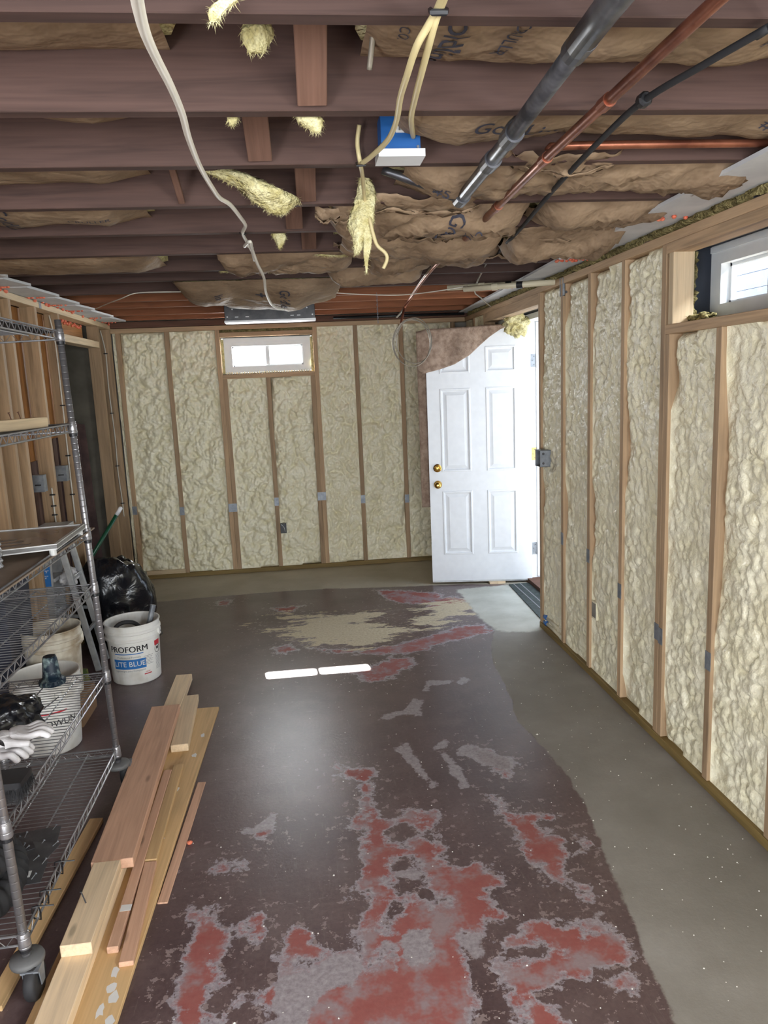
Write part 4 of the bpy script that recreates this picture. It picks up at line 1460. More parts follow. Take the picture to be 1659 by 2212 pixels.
T = thing('copper_pipe', 'reddish copper pipe with solder joints running under the joists', 'pipe', (.69, 1.5, 2.2))
cp = [(.676, -.6, 2.22), (.681, 1.2, 2.22), (.683, 1.96, 2.22), (.714, 3.09, 2.22)]
MB().tube(cp, .0125, 14).build('pipe_run', 'copper', T, smooth=True)
for y in (1.62, 2.02, 2.55):
    x = float(np.interp(y, [p[1] for p in cp], [p[0] for p in cp]))
    MB().tube([(x, y - .02, 2.22), (x, y + .02, 2.22)], .0155, 14).build('fitting', 'copper', T)
MB().tube(smooth_path([(.69, 2.02, 2.225), (.72, 2.05, 2.25), (.80, 2.06, 2.265), (1.7, 2.07, 2.27)], 6), .011, 10).build('branch', 'copper', T, smooth=True)
cable('soft_copper_tube', 'thin soft copper tube curving on from the copper pipe towards the wire coil', [(.714, 3.07, 2.222), Pz(965, 552, 2.22), Pz(935, 580, 2.215), Pz(905, 618, 2.21), Pz(892, 638, 2.205), P(876, 660, 'y', 5.05), P(870, 680, 'y', 5.02), P(866, 700, 'y', 5.0)], .008, 'copper', 'pipe')
cable('soft_copper_tube', 'cut end of a second soft tube beside the curving copper one', [Pz(1000, 520, 2.228), Pz(950, 560, 2.225), Pz(915, 600, 2.22), P(885, 645, 'y', 5.15), P(868, 672, 'y', 5.15), P(856, 686, 'y', 5.15)], .007, 'wire_grey', 'pipe')
cable('black_cable', 'black cable stapled diagonally under the joists right of the copper pipe', [(.95, .4, 2.235), Pz(1700, 36, 2.235), Pz(1659, 60, 2.235), Pz(1520, 140, 2.235), Pz(1390, 218, 2.235), Pz(1300, 300, 2.235), Pz(1200, 405, 2.235), Pz(1130, 488, 2.235), Pz(1090, 530, 2.235), Pz(1075, 548, 2.24)], .0075, 'black_rubber')
m = MB().lathe([(.012, -.012), (.016, -.008), (.016, .008), (.01, .012)], tuple(Pz(1391, 216, 2.236)), 10, 'y')
tag(m.build('cable_clamp', 'black'), 'black clamp holding the black cable to the second joist', 'clamp')
cable('grey_wire', 'zigzag grey wire dangling from the joists to the drywall strip', [P(1062, 535, 'y', 3.9), P(1050, 570, 'y', 4.2), P(1024, 625, 'y', 4.9), P(1036, 641, 'y', 5.2), P(1060, 662, 'y', 5.6)], .005, 'wire_grey', 'wire', 6, 2)
# coil of wire hung in front of the blanket
T = thing('wire_coil', 'loose coil of grey wire hanging in front of the draped blanket', 'wire coil', P(890, 790, 'y', 5.0))
cc = P(890, 740, 'y', 5.0)
for k, (rx, rz, ox, oz, oy) in enumerate(((.122, .155, 0, 0, 0), (.118, .148, .022, .012, .03), (.126, .150, -.004, -.006, -.015))):
    pts = [(cc.x + ox + rx * math.cos(a), cc.y + oy + .02 * math.sin(a * 2 + k), cc.z + oz + rz * math.sin(a)) for a in np.linspace(0, 2 * math.pi, 48, endpoint=False)]
    MB().tube(pts, .0035, 6, closed=True).build('wire_loop', 'wire_grey', T, smooth=True)
MB().tube(smooth_path([P(866, 698, 'y', 5.0), P(858, 715, 'y', 5.0), P(850, 735, 'y', 5.0)], 5), .005, 6).build('wire_tail', 'wire_grey', T, smooth=True)
# cream plastic pipes with black fittings near the right wall
T = thing('plastic_pipes', 'pair of cream plastic pipes with black couplings by the drywall strip', 'pipe', (1.3, 4.75, 2.17))
for a, b in (((.97, 4.72, 2.222), (1.535, 4.50, 2.213)), ((1.05, 4.62, 2.200), (1.535, 4.35, 2.193))):
    a, b = Vector(a), Vector(b)
    p = MB().tube([a, b], .0165, 14).build('pipe_run', 'pex', T, smooth=True)
    for f_ in (.35, .62):
        q = a.lerp(b, f_)
        d = (b - a).normalized()
        MB().tube([q - d * .018, q + d * .018], .0205, 14).build('coupling', 'black' if f_ > .5 else 'pex', p)
# black pipe along the head of the back wall
tag(MB().tube([(.35, 6.60, 2.225), (1.5, 6.60, 2.225)], .012, 10).build('black_pipe', 'black', smooth=True), 'black pipe along the top of the back wall near the door', 'pipe')
# chain
m = MB()
for i in range(14):
    z = 2.245 - i * .014
    c_ = Vector((.57, 5.12, z))
    pts = [(c_.x + (.004 * math.cos(a) if i % 2 else 0), c_.y + (0 if i % 2 else .004 * math.cos(a)), c_.z + .009 * math.sin(a)) for a in np.linspace(0, 6.283, 8, endpoint=False)]
    m.tube(pts, .0012, 4, closed=True)
tag(m.build('hanging_chain', 'steel'), 'thin steel chain hanging from an orange-lit joist', 'chain')

# ---- strip light
lx0, lx1, ly0, ly1 = -.510, .175, 5.92, 6.05
T = thing('strip_light', 'unlit strip light housing with punched holes above the back window', 'light fixture', ((lx0 + lx1) / 2, 5.98, 2.165))
m = MB().box(lx0, lx1, ly0, ly0 + .002, 2.172, 2.285).box(lx0, lx1, ly1 - .002, ly1, 2.172, 2.285).box(lx0, lx1, ly0, ly1, 2.283, 2.285)
m.box(lx0, lx0 + .002, ly0, ly1, 2.172, 2.285).box(lx1 - .002, lx1, ly0, ly1, 2.172, 2.285)
m.build('housing', 'dark_steel', T)
MB().box(lx0 - .004, lx1 + .004, ly0 - .012, ly1 + .01, 2.158, 2.172).build('lens', 'white', T)
for x, z in ((-.45, 2.255), (.115, 2.252), (-.49, 2.2), (.155, 2.2)):
    MB().lathe([(.006, -.002), (.006, 0)], (x, ly0, z), 8, 'y').build('screw', 'white', T)  # white discs stand for light seen through punched holes
for x in (-.42, -.34, 0, .05):
    MB().box(x - .013, x + .013, ly0 - .0015, ly0, 2.195, 2.201).build('slot', 'white', T)  # white bars painted as light through slots; the housing is uncut

# ================================================================== RIGHT WALL THINGS
def wall_box(label, y, z, w, hh, out, inn=.03, mat='steel', loc=None):
    T = thing('electrical_box', label, 'electrical box', (RX, y, z - hh / 2), 'metal electrical boxes')
    MB().box(RX - out, RX + inn, y - w / 2, y - w / 2 + .002, z - hh / 2, z + hh / 2).box(RX - out, RX + inn, y + w / 2 - .002, y + w / 2, z - hh / 2, z + hh / 2) \
        .box(RX - out, RX + inn, y - w / 2, y + w / 2, z - hh / 2, z - hh / 2 + .002).box(RX - out, RX + inn, y - w / 2, y + w / 2, z + hh / 2 - .002, z + hh / 2) \
        .box(RX + inn - .002, RX + inn, y - w / 2, y + w / 2, z - hh / 2, z + hh / 2).build('box_shell', mat, T)
    for dy, dz in ((-.012, .03), (.012, -.03)):
        MB().lathe([(.008, 0), (.008, .001)], (RX - out + .02, y - w / 2 - .001, z + dz), 10, 'y').build('knockout', 'dark_steel', T)
    return T


wall_box('grey steel switch box beside the door hinge', 4.545, 1.149, .10, .105, .045)
wall_box('grey steel nail guard box at the top of the second stud from the door', 4.229, 2.150, .05, .10, .004, .01)
MB().box(RX - .002, RX + .0, 4.204, 4.254, 2.09, 2.21)
T = thing('outlet_box', 'foam-splattered outlet box low on the third stud from the door', 'electrical box', (RX, 3.76, .33), 'metal electrical boxes')
MB().box(RX + .012, RX + .06, 3.735, 3.80, .335, .435).build('box_shell', 'foam', T)
MB().box(RX + .0105, RX + .012, 3.742, 3.792, .345, .425).build('box_opening', 'concrete', T)
T = thing('outlet_box', 'black outlet box in the foam under the back window', 'electrical box', (-.207, D, .345), 'metal electrical boxes')
MB().box(-.223, -.170, D - .012, D + .05, .348, .438).build('box_shell', 'black', T)
MB().tube(smooth_path([(-.215, D - .014, .43), (-.19, D - .022, .40), (-.185, D - .014, .36)], 5), .002, 5).build('wire_end', 'paper', T)
# capped water pipes
for k, (z, lb) in enumerate(((.086, 'upper'), (.048, 'lower'))):
    T = thing('capped_pipe', 'cream pipe stub with blue taped cap near the door, %s one' % lb, 'pipe', (RX + .01, 4.43, z - .02), 'capped pipe stubs by the door')
    MB().tube([(RX + .02, 4.25, z), (RX + .02, 4.55, z)], .014, 12).build('pipe_run', 'pex', T, smooth=True)
    MB().lathe([(.014, 0), (.018, .004), (.018, .05), (.012, .056), (.002, .058)], (RX + .02, 4.55, z), 12, 'y').build('blue_cap', 'blue', T, smooth=True)
    MB().tube([(RX + .02, 4.26, z), (RX + .02, 4.30, z)], .018, 12).build('collar', 'pex', T)

# ---- striped mat by the door
T = thing('door_mat', 'dark green striped rubber runner along the doorway', 'mat', (1.68, 5.2, 0))
MB().prism([(1.575, 4.70, .0005), (1.79, 4.70, .0005), (1.79, 5.70, .0005), (1.61, 5.70, .0005)], (0, 0, .006)).build('mat_base', M_noise('green_black_mat', srgb(24, 34, 34), srgb(50, 64, 62), 30, .7), T)
for xx in (1.645, 1.70):
    MB().box(xx, xx + .009, 4.70, 5.70, .0065, .008).build('stripe', 'ink_grey', T)

# ---- blanket over the door
T = thing('draped_blanket', 'beige woven blanket draped over the top of the white door', 'blanket', (1.2, 5.80, .55))
nu, nv = 46, 40


def blanket_pt(a, s_, side):
    """a along the door from the free edge; s_ = length down from the top; side +1 front, -1 back"""
    wob = .006 * arr(fbm, a * 9, s_ * 6, 0, 77, 3) + .010 * math.sin(a * 26 + s_ * 3) * min(1, s_ * 4)
    d = .008 + .012 + wob if side > 0 else -(TH + .02) - .012 * math.sin(a * 20)
    return dpt(a, d, DH + .008 - s_)


rows = []
for i in range(nu):
    t_ = i / (nu - 1)
    a = -.07 + (.66 + .07) * t_
    fl = np.interp(a, [-.07, -.02, .10, .22, .34, .42, .50, .58, .66], [.30, .345, .32, .285, .22, .15, .085, .035, .005])
    row = []
    for k in range(nv):
        w_ = k / (nv - 1)
        if w_ < .5:
            s_ = fl * (1 - w_ / .5)
            sag_l = .03 * math.sin(min(1, max(0, -a / .07)) * 1.57)
            row.append(blanket_pt(a, s_ + sag_l * .5, 1) if s_ > .004 else dpt(a, .012, DH + .010))
        else:
            bl = 1.42 * min(1, (w_ - .5) / .5)
            row.append(blanket_pt(a, bl, -1) + Vector((0, 0, .0)))
    rows.append(row)
m = MB()
o = m.grid([[tuple(q) for q in r_] for r_ in rows]).build('blanket_sheet', 'cloth', T, smooth=True)
so = o.modifiers.new('thickness', 'SOLIDIFY')
so.thickness = .005
so.offset = 0

# ================================================================== LEFT SIDE THINGS
for lab, y, z in (('grey switch box on the bare stud nearer the shelving', 4.60, 1.154), ('grey switch box on the stud beside the closet opening', 5.045, 1.163)):
    T = thing('electrical_box', lab, 'electrical box', (LX, y, z - .05), 'metal electrical boxes')
    MB().box(LX - .055, LX + .012, y, y + .055, z - .05, z + .05).build('box_shell', 'steel', T)
    MB().box(LX - .04, LX - .005, y - .0015, y, z - .012, z - .004).build('slot', 'ink_black', T)


def left_cable(label, pts):
    T = thing('electrical_cable', label, 'cable', pts[-1], 'white cables on the left wall')
    MB().tube(smooth_path(pts, 6), .005, 7).build('cable_run', 'wire_white', T, smooth=True)
    path = smooth_path(pts, 6)
    for f_ in (.18, .42, .66, .88):
        q = path[int(f_ * (len(path) - 1))]
        MB().box(q.x - .016, q.x + .016, q.y - .006, q.y + .004, q.z - .004, q.z + .004).build('staple', 'black', T)


left_cable('white cable stapled down the corner stud by the back wall', [(LX - .07, 6.655, 2.19), (LX - .045, 6.655, 2.0), (LX - .05, 6.655, 1.7), (LX - .04, 6.655, 1.3), (LX - .045, 6.655, 1.0), (LX - .035, 6.655, .75), (LX - .034, 6.655, .60)])
left_cable('white cable stapled down the stud beside the closet opening', [(LX - .05, 5.27, 2.19), (LX - .03, 5.27, 2.0), (LX - .03, 5.27, 1.6), (LX - .03, 5.265, 1.3), (LX - .03, 5.26, 1.1), (LX - .03, 5.26, .8)])
left_cable('white cable dropping below the switch box nearer the shelving', [(LX - .02, 4.825, 1.10), (LX - .02, 4.825, 1.0), (LX - .02, 4.825, .9), (LX - .02, 4.825, .6)])

# curtains standing in the closet
T = thing('hanging_curtain', 'dark brown folded curtain hanging in the closet opening', 'curtain', (-1.85, 6.2, .1))
n = 90
rows = []
for i in range(n):
    t_ = i / (n - 1)
    y = 5.75 + .52 * t_
    x = -1.95 + .24 * t_ + .03 * math.sin(t_ * 44) + .012 * math.sin(t_ * 17)
    rows.append([(x + .03 * (1 - k / 9), y + .01 * math.sin(k), .12 + (1.40 - .18 * abs(t_ - .4)) * k / 9) for k in range(10)])
MB().grid(rows).build('curtain_cloth', 'curtain', T, smooth=True)

# broom
T = thing('broom', 'broom with green handle and white tip leaning by the closet', 'broom', (-1.40, 4.95, .05))
b0, b1 = P(190, 1216, 'y', 5.05), P(252, 1112, 'y', 5.05)
dirb = (b1 - b0).normalized()
bb = b0 - dirb * (b0.z - .12) / dirb.z
MB().tube([bb, b1], .0125, 12).build('handle', 'green', T, smooth=True)
MB().tube([b1, b1 + dirb * .055, b1 + dirb * .062], [.0135, .0135, .006], 12).build('tip', 'white', T, smooth=True)
MB().add([(bb.x - .12, bb.y - .02, .03), (bb.x + .12, bb.y - .02, .03), (bb.x + .12, bb.y + .03, .03), (bb.x - .12, bb.y + .03, .03), (bb.x - .08, bb.y - .015, .13), (bb.x + .08, bb.y - .015, .13), (bb.x + .08, bb.y + .02, .13), (bb.x - .08, bb.y + .02, .13)],
         [(0, 1, 2, 3), (4, 7, 6, 5), (0, 4, 5, 1), (1, 5, 6, 2), (2, 6, 7, 3), (3, 7, 4, 0)]).build('brush_head', 'black', T)

# garbage bag
def blob(name, mat, c, r, seed, sub=5, amp=.22, freq=1.8, floor_z=0.0, ridge=.12, zexp=1.0):
    bm = bmesh.new()
    bmesh.ops.create_icosphere(bm, subdivisions=sub, radius=1)
    co = np.array([v.co for v in bm.verts])
    n = fbm(co[:, 0] * freq + seed, co[:, 1] * freq, co[:, 2] * freq, seed, 3)
    rd = 1 - 2 * np.abs(vnoise(co[:, 0] * freq * 2.2, co[:, 1] * freq * 2.2 + seed, co[:, 2] * freq * 2.2, seed + 4))
    rd2 = 1 - 2 * np.abs(vnoise(co[:, 0] * freq * 5, co[:, 1] * freq * 5 + seed, co[:, 2] * freq * 5, seed + 8))
    co = co * (1 + amp * n + ridge * rd + ridge * .35 * rd2)[:, None] * np.array(r) + np.array(c)
    co[:, 2] = np.maximum(co[:, 2], floor_z + .002)
    fs = [tuple(v.index for v in f.verts) for f in bm.faces]
    bm.free()
    return MB().add(co.tolist(), fs).build(name, mat, smooth=True)


o = blob('garbage_bag', 'bag', (-1.295, 5.02, .27), (.235, .22, .335), 21, 5, .2, 1.3, 0, .07)
tag(o, 'shiny black plastic garbage bag standing behind the white bucket', 'bag')


# buckets
def bucket(name, label, c, r0, r1, hh, mat, group=None, rz=0, tilt=(0, 0)):
    T = thing(name, label, 'bucket', c, group)
    T.rotation_euler = (tilt[0], tilt[1], 0)
    prof = [(r0 * .96, 0), (r0, .006), (r0 + (r1 - r0) * .70, hh * .72), (r1 + .006, hh * .735), (r1 + .006, hh * .765), (r1 - .001, hh * .78), (r1, hh * .84), (r1 + .007, hh * .855), (r1 + .007, hh * .885), (r1 + .001, hh * .90), (r1 + .002, hh * .975), (r1 + .006, hh * .985), (r1 + .006, hh),
            (r1 - .001, hh), (r1 - .003, hh * .98), (r0 - .004, .01), (.001, .01)]
    MB().lathe(prof, (0, 0, 0), 48, cap=False).build('bucket_body', mat, T, smooth=False, local=True)
    MB().lathe([(r0 * .96, 0), (.001, 0)], (0, 0, 0), 32, cap=False).build('bucket_base', mat, T, local=True)
    hz = hh * .80
    pts = [((r1 + .012) * math.cos(a), (r1 + .012) * math.sin(a) * 1.0, hz - .10 * math.sin((a - rz) % math.pi)) for a in np.linspace(rz, rz + math.pi, 24)]
    MB().tube(pts, .0025, 6).build('bail_handle', 'iron', T, smooth=True, local=True)
    m = MB()
    for a in (rz, rz + math.pi):
        ca, sa = math.cos(a), math.sin(a)
        m.prism([((r1 - .002) * ca - .014 * sa, (r1 - .002) * sa + .014 * ca, hz - .02), ((r1 - .002) * ca + .014 * sa, (r1 - .002) * sa - .014 * ca, hz - .02), ((r1 - .002) * ca + .014 * sa, (r1 - .002) * sa - .014 * ca, hz + .02), ((r1 - .002) * ca - .014 * sa, (r1 - .002) * sa + .014 * ca, hz + .02)], (ca * .012, sa * .012, 0))
    m.build('handle_lug', mat, T, local=True)
    return T


def on_bucket(T, r0, r1, hh, ang):
    def mk(zc, lift=.0012):
        def fn(x, y):
            z = zc + y
            r = r0 + (r1 - r0) * min(.72, z / hh) * .97 + lift
            a = ang + x / r
            p = Vector((r * math.cos(a), r * math.sin(a), z))
            return T.location + p
        return fn
    return mk


bc = Vector((-1.045, 4.345, 0))
R0, R1, BH = .137, .152, .355
T = bucket('plastic_bucket', 'white joint compound bucket with blue label in front of the garbage bag', bc, R0, R1, BH, 'bucket', 'white buckets', rz=-.15)
face = math.atan2(-bc.y, -bc.x)      # towards the viewer
mk = on_bucket(T, R0, R1, BH, face - .27)


def patch(mk, zc, w, hh, mat, name, parent, lift=.0008, ox=0, nseg=14):
    fn = mk(zc, lift)
    return MB().grid([[tuple(fn(ox - w / 2 + w * i / nseg, -hh / 2 + hh * j / 2)) for j in range(3)] for i in range(nseg + 1)]).build(name, mat, parent)


text_mesh('PROFORM', .05, mk(.217), 'ink_black', 'brand_print', T, 0)
text_mesh('PROFORM', .05, lambda x, y: mk(.217)(x + .0018, y), 'ink_black', 'brand_print', T, 0)
patch(mk, .190, .17, .005, 'ink_blue', 'underline', T)
text_mesh('Professional Formula', .016, mk(.170), 'ink_grey', 'small_print', T)
patch(mk, .128, .19, .058, 'ink_blue', 'blue_band', T)
text_mesh('LITE BLUE', .042, mk(.128, .0016), 'paper', 'band_print', T, .004)
text_mesh('Lightweight Joint Compound', .015, mk(.088), 'ink_grey', 'small_print', T)
mk2 = on_bucket(T, R0, R1, BH, face + .52)
for i in range(7):
    patch(mk2, .165 - i * .0085, .06 - .012 * (i % 3), .0022, 'ink_grey', 'text_line', T)
mk3 = on_bucket(T, R0, R1, BH, face + .45)
text_mesh('NEW', .012, mk3(.07), 'ink_red', 'red_print', T)
patch(mk3, .058, .045, .006, 'ink_red', 'red_print', T)
mk4 = on_bucket(T, R0, R1, BH, face + 1.02)
patch(mk4, .222, .05, .03, 'ink_red', 'warning_band', T)
ring = mk4(.185, .0014)
MB().tube([ring(.024 * math.cos(a), .024 * math.sin(a)) for a in np.linspace(0, 6.283, 20, endpoint=False)], .0012, 4, closed=True).build('warning_ring', 'ink_black', T)
patch(mk4, .190, .02, .016, 'ink_black', 'warning_figure', T, .001)
for i in range(11):
    patch(mk4, .15 - i * .0085, .04, .0022, 'ink_grey', 'text_line', T)
# things in that bucket
p = MB().tube(smooth_path([bc + Vector((-.06, -.10, .20)), bc + Vector((-.085, -.09, .31)), bc + Vector((-.05, -.06, .352)), bc + Vector((.02, -.04, .345)), bc + Vector((.07, -.07, .30)), bc + Vector((.08, -.08, .2))], 6), .012, 10)
tag(p.build('rubber_hose', 'black_rubber', smooth=True), 'black hose looped inside the white joint compound bucket', 'hose')
q0, q1 = bc + Vector((.02, -.03, .06)), bc + Vector((.125, .03, .425))
p = MB().tube([q0, q1, q1, q0.lerp(q1, .8)], [.016, .016, .011, .011], 14, cap=False)
tag(p.build('metal_tube', 'steel', smooth=False), 'grey metal tube sticking out of the joint compound bucket', 'tube')
bucket('plastic_bucket', 'dirty white bucket behind the shelving beside the stepladder', (-1.325, 3.82, .145), .125, .142, .36, 'bucket_dirty', 'white buckets', rz=.3)
tag(MB().box(-1.44, -1.18, 3.70, 3.96, 0, .143).build('cardboard_box', M_noise('brown_cardboard', srgb(120, 92, 66), srgb(146, 114, 84), 5, .8)), 'brown box under the dirty white bucket', 'box')
T3 = bucket('plastic_bucket', 'white bucket with dark lettering low behind the wire shelves', (-1.275, 3.53, 0), .13, .152, .37, 'bucket', 'white buckets', rz=2.2)
f3 = math.atan2(-3.53, 1.275)
mk = on_bucket(T3, .13, .152, .37, f3 + .12)
text_mesh('MUDWUN', .045, mk(.16), 'ink_black', 'brand_print', T3, .004)
patch(mk, .215, .12, .008, 'ink_red', 'red_print', T3)
# label-bright packet
pk = P(176, 1490, 'z', 0)
T = thing('garden_packet', 'green and orange plastic packet standing beside the lettered bucket', 'packet', pk)
MB().prism([pk + Vector(q_) for q_ in ((-.06, 0, .0005), (.045, 0, .0005), (.035, 0, .11), (-.05, 0, .115))], (0, .04, 0)).build('packet_body', 'greenbag', T)
MB().prism([pk + Vector(q_) for q_ in ((-.055, -.002, .06), (-.01, -.002, .06), (-.012, -.002, .10), (-.05, -.002, .10))], (0, .0015, 0)).build('orange_print', 'orange', T)

# stepladder, opened, seen from its side
T = thing('stepladder', 'opened aluminium stepladder with blue height label behind the shelving', 'ladder', (-1.38, 4.6, 0))
for yy_ in (4.47, 4.66):
    fa, fb_ = P(122, 1449, 'y', 4.47), P(91, 1150, 'y', 4.47)
    ra, rb = P(214, 1449, 'y', 4.47), P(126, 1165, 'y', 4.47)
    for v_ in (fa, fb_, ra, rb):
        v_.y = yy_
    fa.z = ra.z = .012
    beam('front_rail', fa, fb_, .024, .064, 'alu', T, up=(1, 0, .1))
    beam('rear_leg', ra, rb, .022, .034, 'alu', T, up=(1, 0, .1))
    if yy_ < 4.6:
        FA, FB2, RA, RB = fa.copy(), fb_.copy(), ra.copy(), rb.copy()
    q0_, q1_ = fa.lerp(fb_, .42), ra.lerp(rb, .42)
    beam('spreader', q0_, q1_, .006, .02, 'steel', T)
for f_ in (.22, .44, .66, .86):
    c_ = FA.lerp(FB2, f_)
    beam('step', (c_.x, 4.48, c_.z), (c_.x, 4.65, c_.z), .085, .022, 'alu', T)
for f_ in (.3, .7):
    c_ = RA.lerp(RB, f_)
    beam('cross_bar', (c_.x, 4.48, c_.z), (c_.x, 4.65, c_.z), .02, .02, 'alu', T)
MB().box(FB2.x - .05, RB.x + .03, 4.44, 4.69, FB2.z - .01, FB2.z + .02).build('top_cap', 'alu', T)
l0, l1 = P(97, 1225, 'y', 4.455), P(100, 1268, 'y', 4.455)
MB().add([l0 + Vector((-.027, 0, 0)), l0 + Vector((.027, 0, 0)), l1 + Vector((.030, 0, 0)), l1 + Vector((-.024, 0, 0))], [(0, 3, 2, 1)]).build('height_label', 'ink_blue', T)
for tx, pv in (("3'9\"", 1236), ('32"', 1248)):
    lc = P(98, pv, 'y', 4.452)
    text_mesh(tx, .026, lambda x, y, lc=lc: lc + Vector((x, 0, y)), 'paper', 'label_print', T)

# dark storage bin and panels leaning on the left wall
T = thing('storage_bin', 'dark navy plastic bin standing behind the shelving', 'bin', (-1.42, 3.6, 0))
MB().add([(x, y, z) for z, g_ in ((0, 0), (.86, .012)) for x, y in ((-1.52 - g_, 3.90 + g_), (-1.445 + g_, 3.90 + g_), (-1.445 + g_, 3.60 - g_), (-1.52 - g_, 3.60 - g_))], [(0, 3, 2, 1), (4, 5, 6, 7), (0, 1, 5, 4), (1, 2, 6, 5), (2, 3, 7, 6), (3, 0, 4, 7)]).build('bin_body', 'navy', T)
MB().box(-1.535, -1.43, 3.58, 3.92, .86, .885).build('bin_lid', 'navy', T)
o = blob('crumpled_plastic', MAT['shoe'], (-1.45, 4.6, .58), (.045, .045, .05), 33, 4, .3, 1.6, .5, .2)
tag(o, 'crumpled white plastic wad tucked behind the stepladder', 'plastic')

# ================================================================== WIRE SHELVING
SLN, SDP = 1.095, .457
SH = thing('wire_shelving', 'chrome wire shelving unit on casters at the left edge', 'shelving', (-1.076, 2.503, 0), rot=(0, -.0224, 0))
px, py = SDP / 2, SLN / 2
post_z0 = .118


def loc(m, name, mat, parent, smooth=False):
    return m.build(name, mat, parent, smooth=smooth, local=True)


for sx in (-1, 1):
    for sy in (-1, 1):
        po = loc(MB().tube([(sx * px, sy * py, post_z0), (sx * px, sy * py, 1.945)], .0127, 16), 'post', 'post', SH, True)
        cs = loc(MB().lathe([(.030, .0), (.045, .004), (.047, .014), (.044, .022), (.012, .026)], (sx * px, sy * py, post_z0 - .026), 24), 'caster', 'grey_rubber', SH, True)
        wx, wy = sx * px + (.02 if sx > 0 else 0), sy * py + (.028 if sy > 0 else -.022)
        wh = loc(MB().lathe([(.012, -.016), (.046, -.016), (.052, -.010), (.052, .010), (.046, .016), (.012, .016)], (wx, wy, .0525), 28, 'x'), 'wheel', 'black_rubber', cs, True)
        m = MB()
        for s_ in (-1, 1):
            m.prism([(wx + s_ * .021, wy - .02, .096), (wx + s_ * .021, wy + .02, .096), (wx + s_ * .021, wy + .012, .045), (wx + s_ * .021, wy - .012, .045)], (s_ * .003, 0, 0))
        m.box(wx - .024, wx + .024, wy - .028, wy + .028, .094, .099)
        loc(m, 'caster_fork', 'steel', cs)
SHZ = [.175, .515, .895, 1.118, 1.545, 1.898]
for z in SHZ:
    m = MB()
    nw = 44
    for i in range(nw):
        y = -py + .016 + (SLN - .032) * i / (nw - 1)
        m.tube([(-px + .006, y, z), (px - .006, y, z)], .0015, 5, cap=False)
    for x in (-.115, 0, .115):
        m.tube([(x, -py + .004, z - .005), (x, py - .004, z - .005)], .0028, 5, cap=False)
    sh = loc(m, 'shelf', 'chrome', SH)
    tag(sh, kind='stuff')
    for (a, b) in (((px, -py), (px, py)), ((-px, -py), (-px, py)), ((-px, py), (px, py)), ((-px, -py), (px, -py))):
        a, b = Vector((*a, 0)), Vector((*b, 0))
        m = MB()
        up_, lo_ = Vector((0, 0, z + .004)), Vector((0, 0, z - .026))
        m.tube([a + up_, b + up_], .0034, 6)
        m.tube([a + lo_, b + lo_], .0034, 6)
        k = int(round((b - a).length / .026))
        zz = [a.lerp(b, i / k) + (up_ if i % 2 else lo_) for i in range(k + 1)]
        m.tube(zz, .0016, 4)
        loc(m, 'edge_truss', 'chrome', sh)
    m = MB()
    for sx in (-1, 1):
        for sy in (-1, 1):
            m.lathe([(.0165, -.034), (.0175, -.03), (.0155, .012), (.0145, .014)], (sx * px, sy * py, z), 16)
    loc(m, 'corner_collar', 'post', sh, True)
    m = MB()
    for sx in (-1, 1):
        for sy in (-1, 1):
            m.lathe([(.0135, -.046), (.0155, -.044), (.0155, -.034), (.0135, -.034)], (sx * px, sy * py, z), 16)
    loc(m, 'sleeve', 'black', sh)
# black zip ties and hook on the lowest shelf edge
for y in (-.23, -.37, -.44):
    m = MB().tube([(px - .012, y, .185), (px + .006, y, .190), (px + .010, y, .165), (px + .006, y + .004, .140), (px - .012, y + .004, .145), (px - .014, y, .17), (px - .012, y, .185), (px + .008, y, .186), (px + .045, y + .012, .176)], .0024, 5)
    loc(m, 'zip_tie', 'black', SH)

# boards and things on the shelves
tag(MB().prism([(-1.335, 1.90, 1.1185), (-.862, 1.90, 1.1185), (-.862, 3.13, 1.1185), (-1.335, 3.13, 1.1185)], (0, 0, .006)).build('shelf_board', 'hardboard'), 'brown hardboard sheet laid on the third wire shelf from the top', 'board')
tag(MB().box(-1.33, -.895, 1.96, 3.05, 1.5465, 1.552).build('shelf_board', 'black_rubber'), 'black mat laid on the second wire shelf from the top', 'mat')
tag(MB().box(-1.335, -.905, 1.96, 3.04, 1.8995, 1.905).build('shelf_board', 'black_rubber'), 'dark board laid on the top wire shelf', 'board')
beam_o = beam('short_timber', (-1.12, 2.30, 1.571), (-.925, 2.86, 1.571), .038, .038, 'stud_pale')
tag(beam_o, 'short pale timber lying on the black mat with nails in it', 'timber')
for f_ in (.72, .80):
    q = Vector((-1.12, 2.30, 1.59)).lerp(Vector((-.925, 2.86, 1.59)), f_)
    e_ = Vector((-.006, 0, .022))
    nm = MB().tube([q, q + e_, q + e_, q + e_ * 1.1], [.0018, .0018, .004, .004], 6)
    no = nm.build('nail', 'oldboard', local=True)
    no.parent = beam_o
    no.matrix_local = BEAM_M[beam_o.name].inverted()
# framed sign lying on the hardboard
T = thing('framed_sign', 'grey acrylic sign in a white frame lying on the hardboard', 'sign', (-1.08, 2.79, 1.1248))
sg = [Vector((-.846, 2.60, 0)), Vector((-.858, 2.99, 0)), Vector((-1.33, 2.93, 0)), Vector((-1.31, 2.45, 0))]
zs0, zs1 = 1.150, 1.166
MB().prism([v + Vector((0, 0, zs0)) for v in sg], (0, 0, zs1 - zs0 - .003)).build('sign_panel', 'acrylic', T)
cen = sum(sg, Vector()) / 4
for i in range(4):
    a, b = sg[i], sg[(i + 1) % 4]
    ai, bi = a.lerp(cen, .05), b.lerp(cen, .05)
    MB().prism([a + Vector((0, 0, zs0 - .004)), b + Vector((0, 0, zs0 - .004)), bi + Vector((0, 0, zs0 - .004)), ai + Vector((0, 0, zs0 - .004))], (0, 0, zs1 - zs0 + .004)).build('sign_frame', 'frame_white', T)
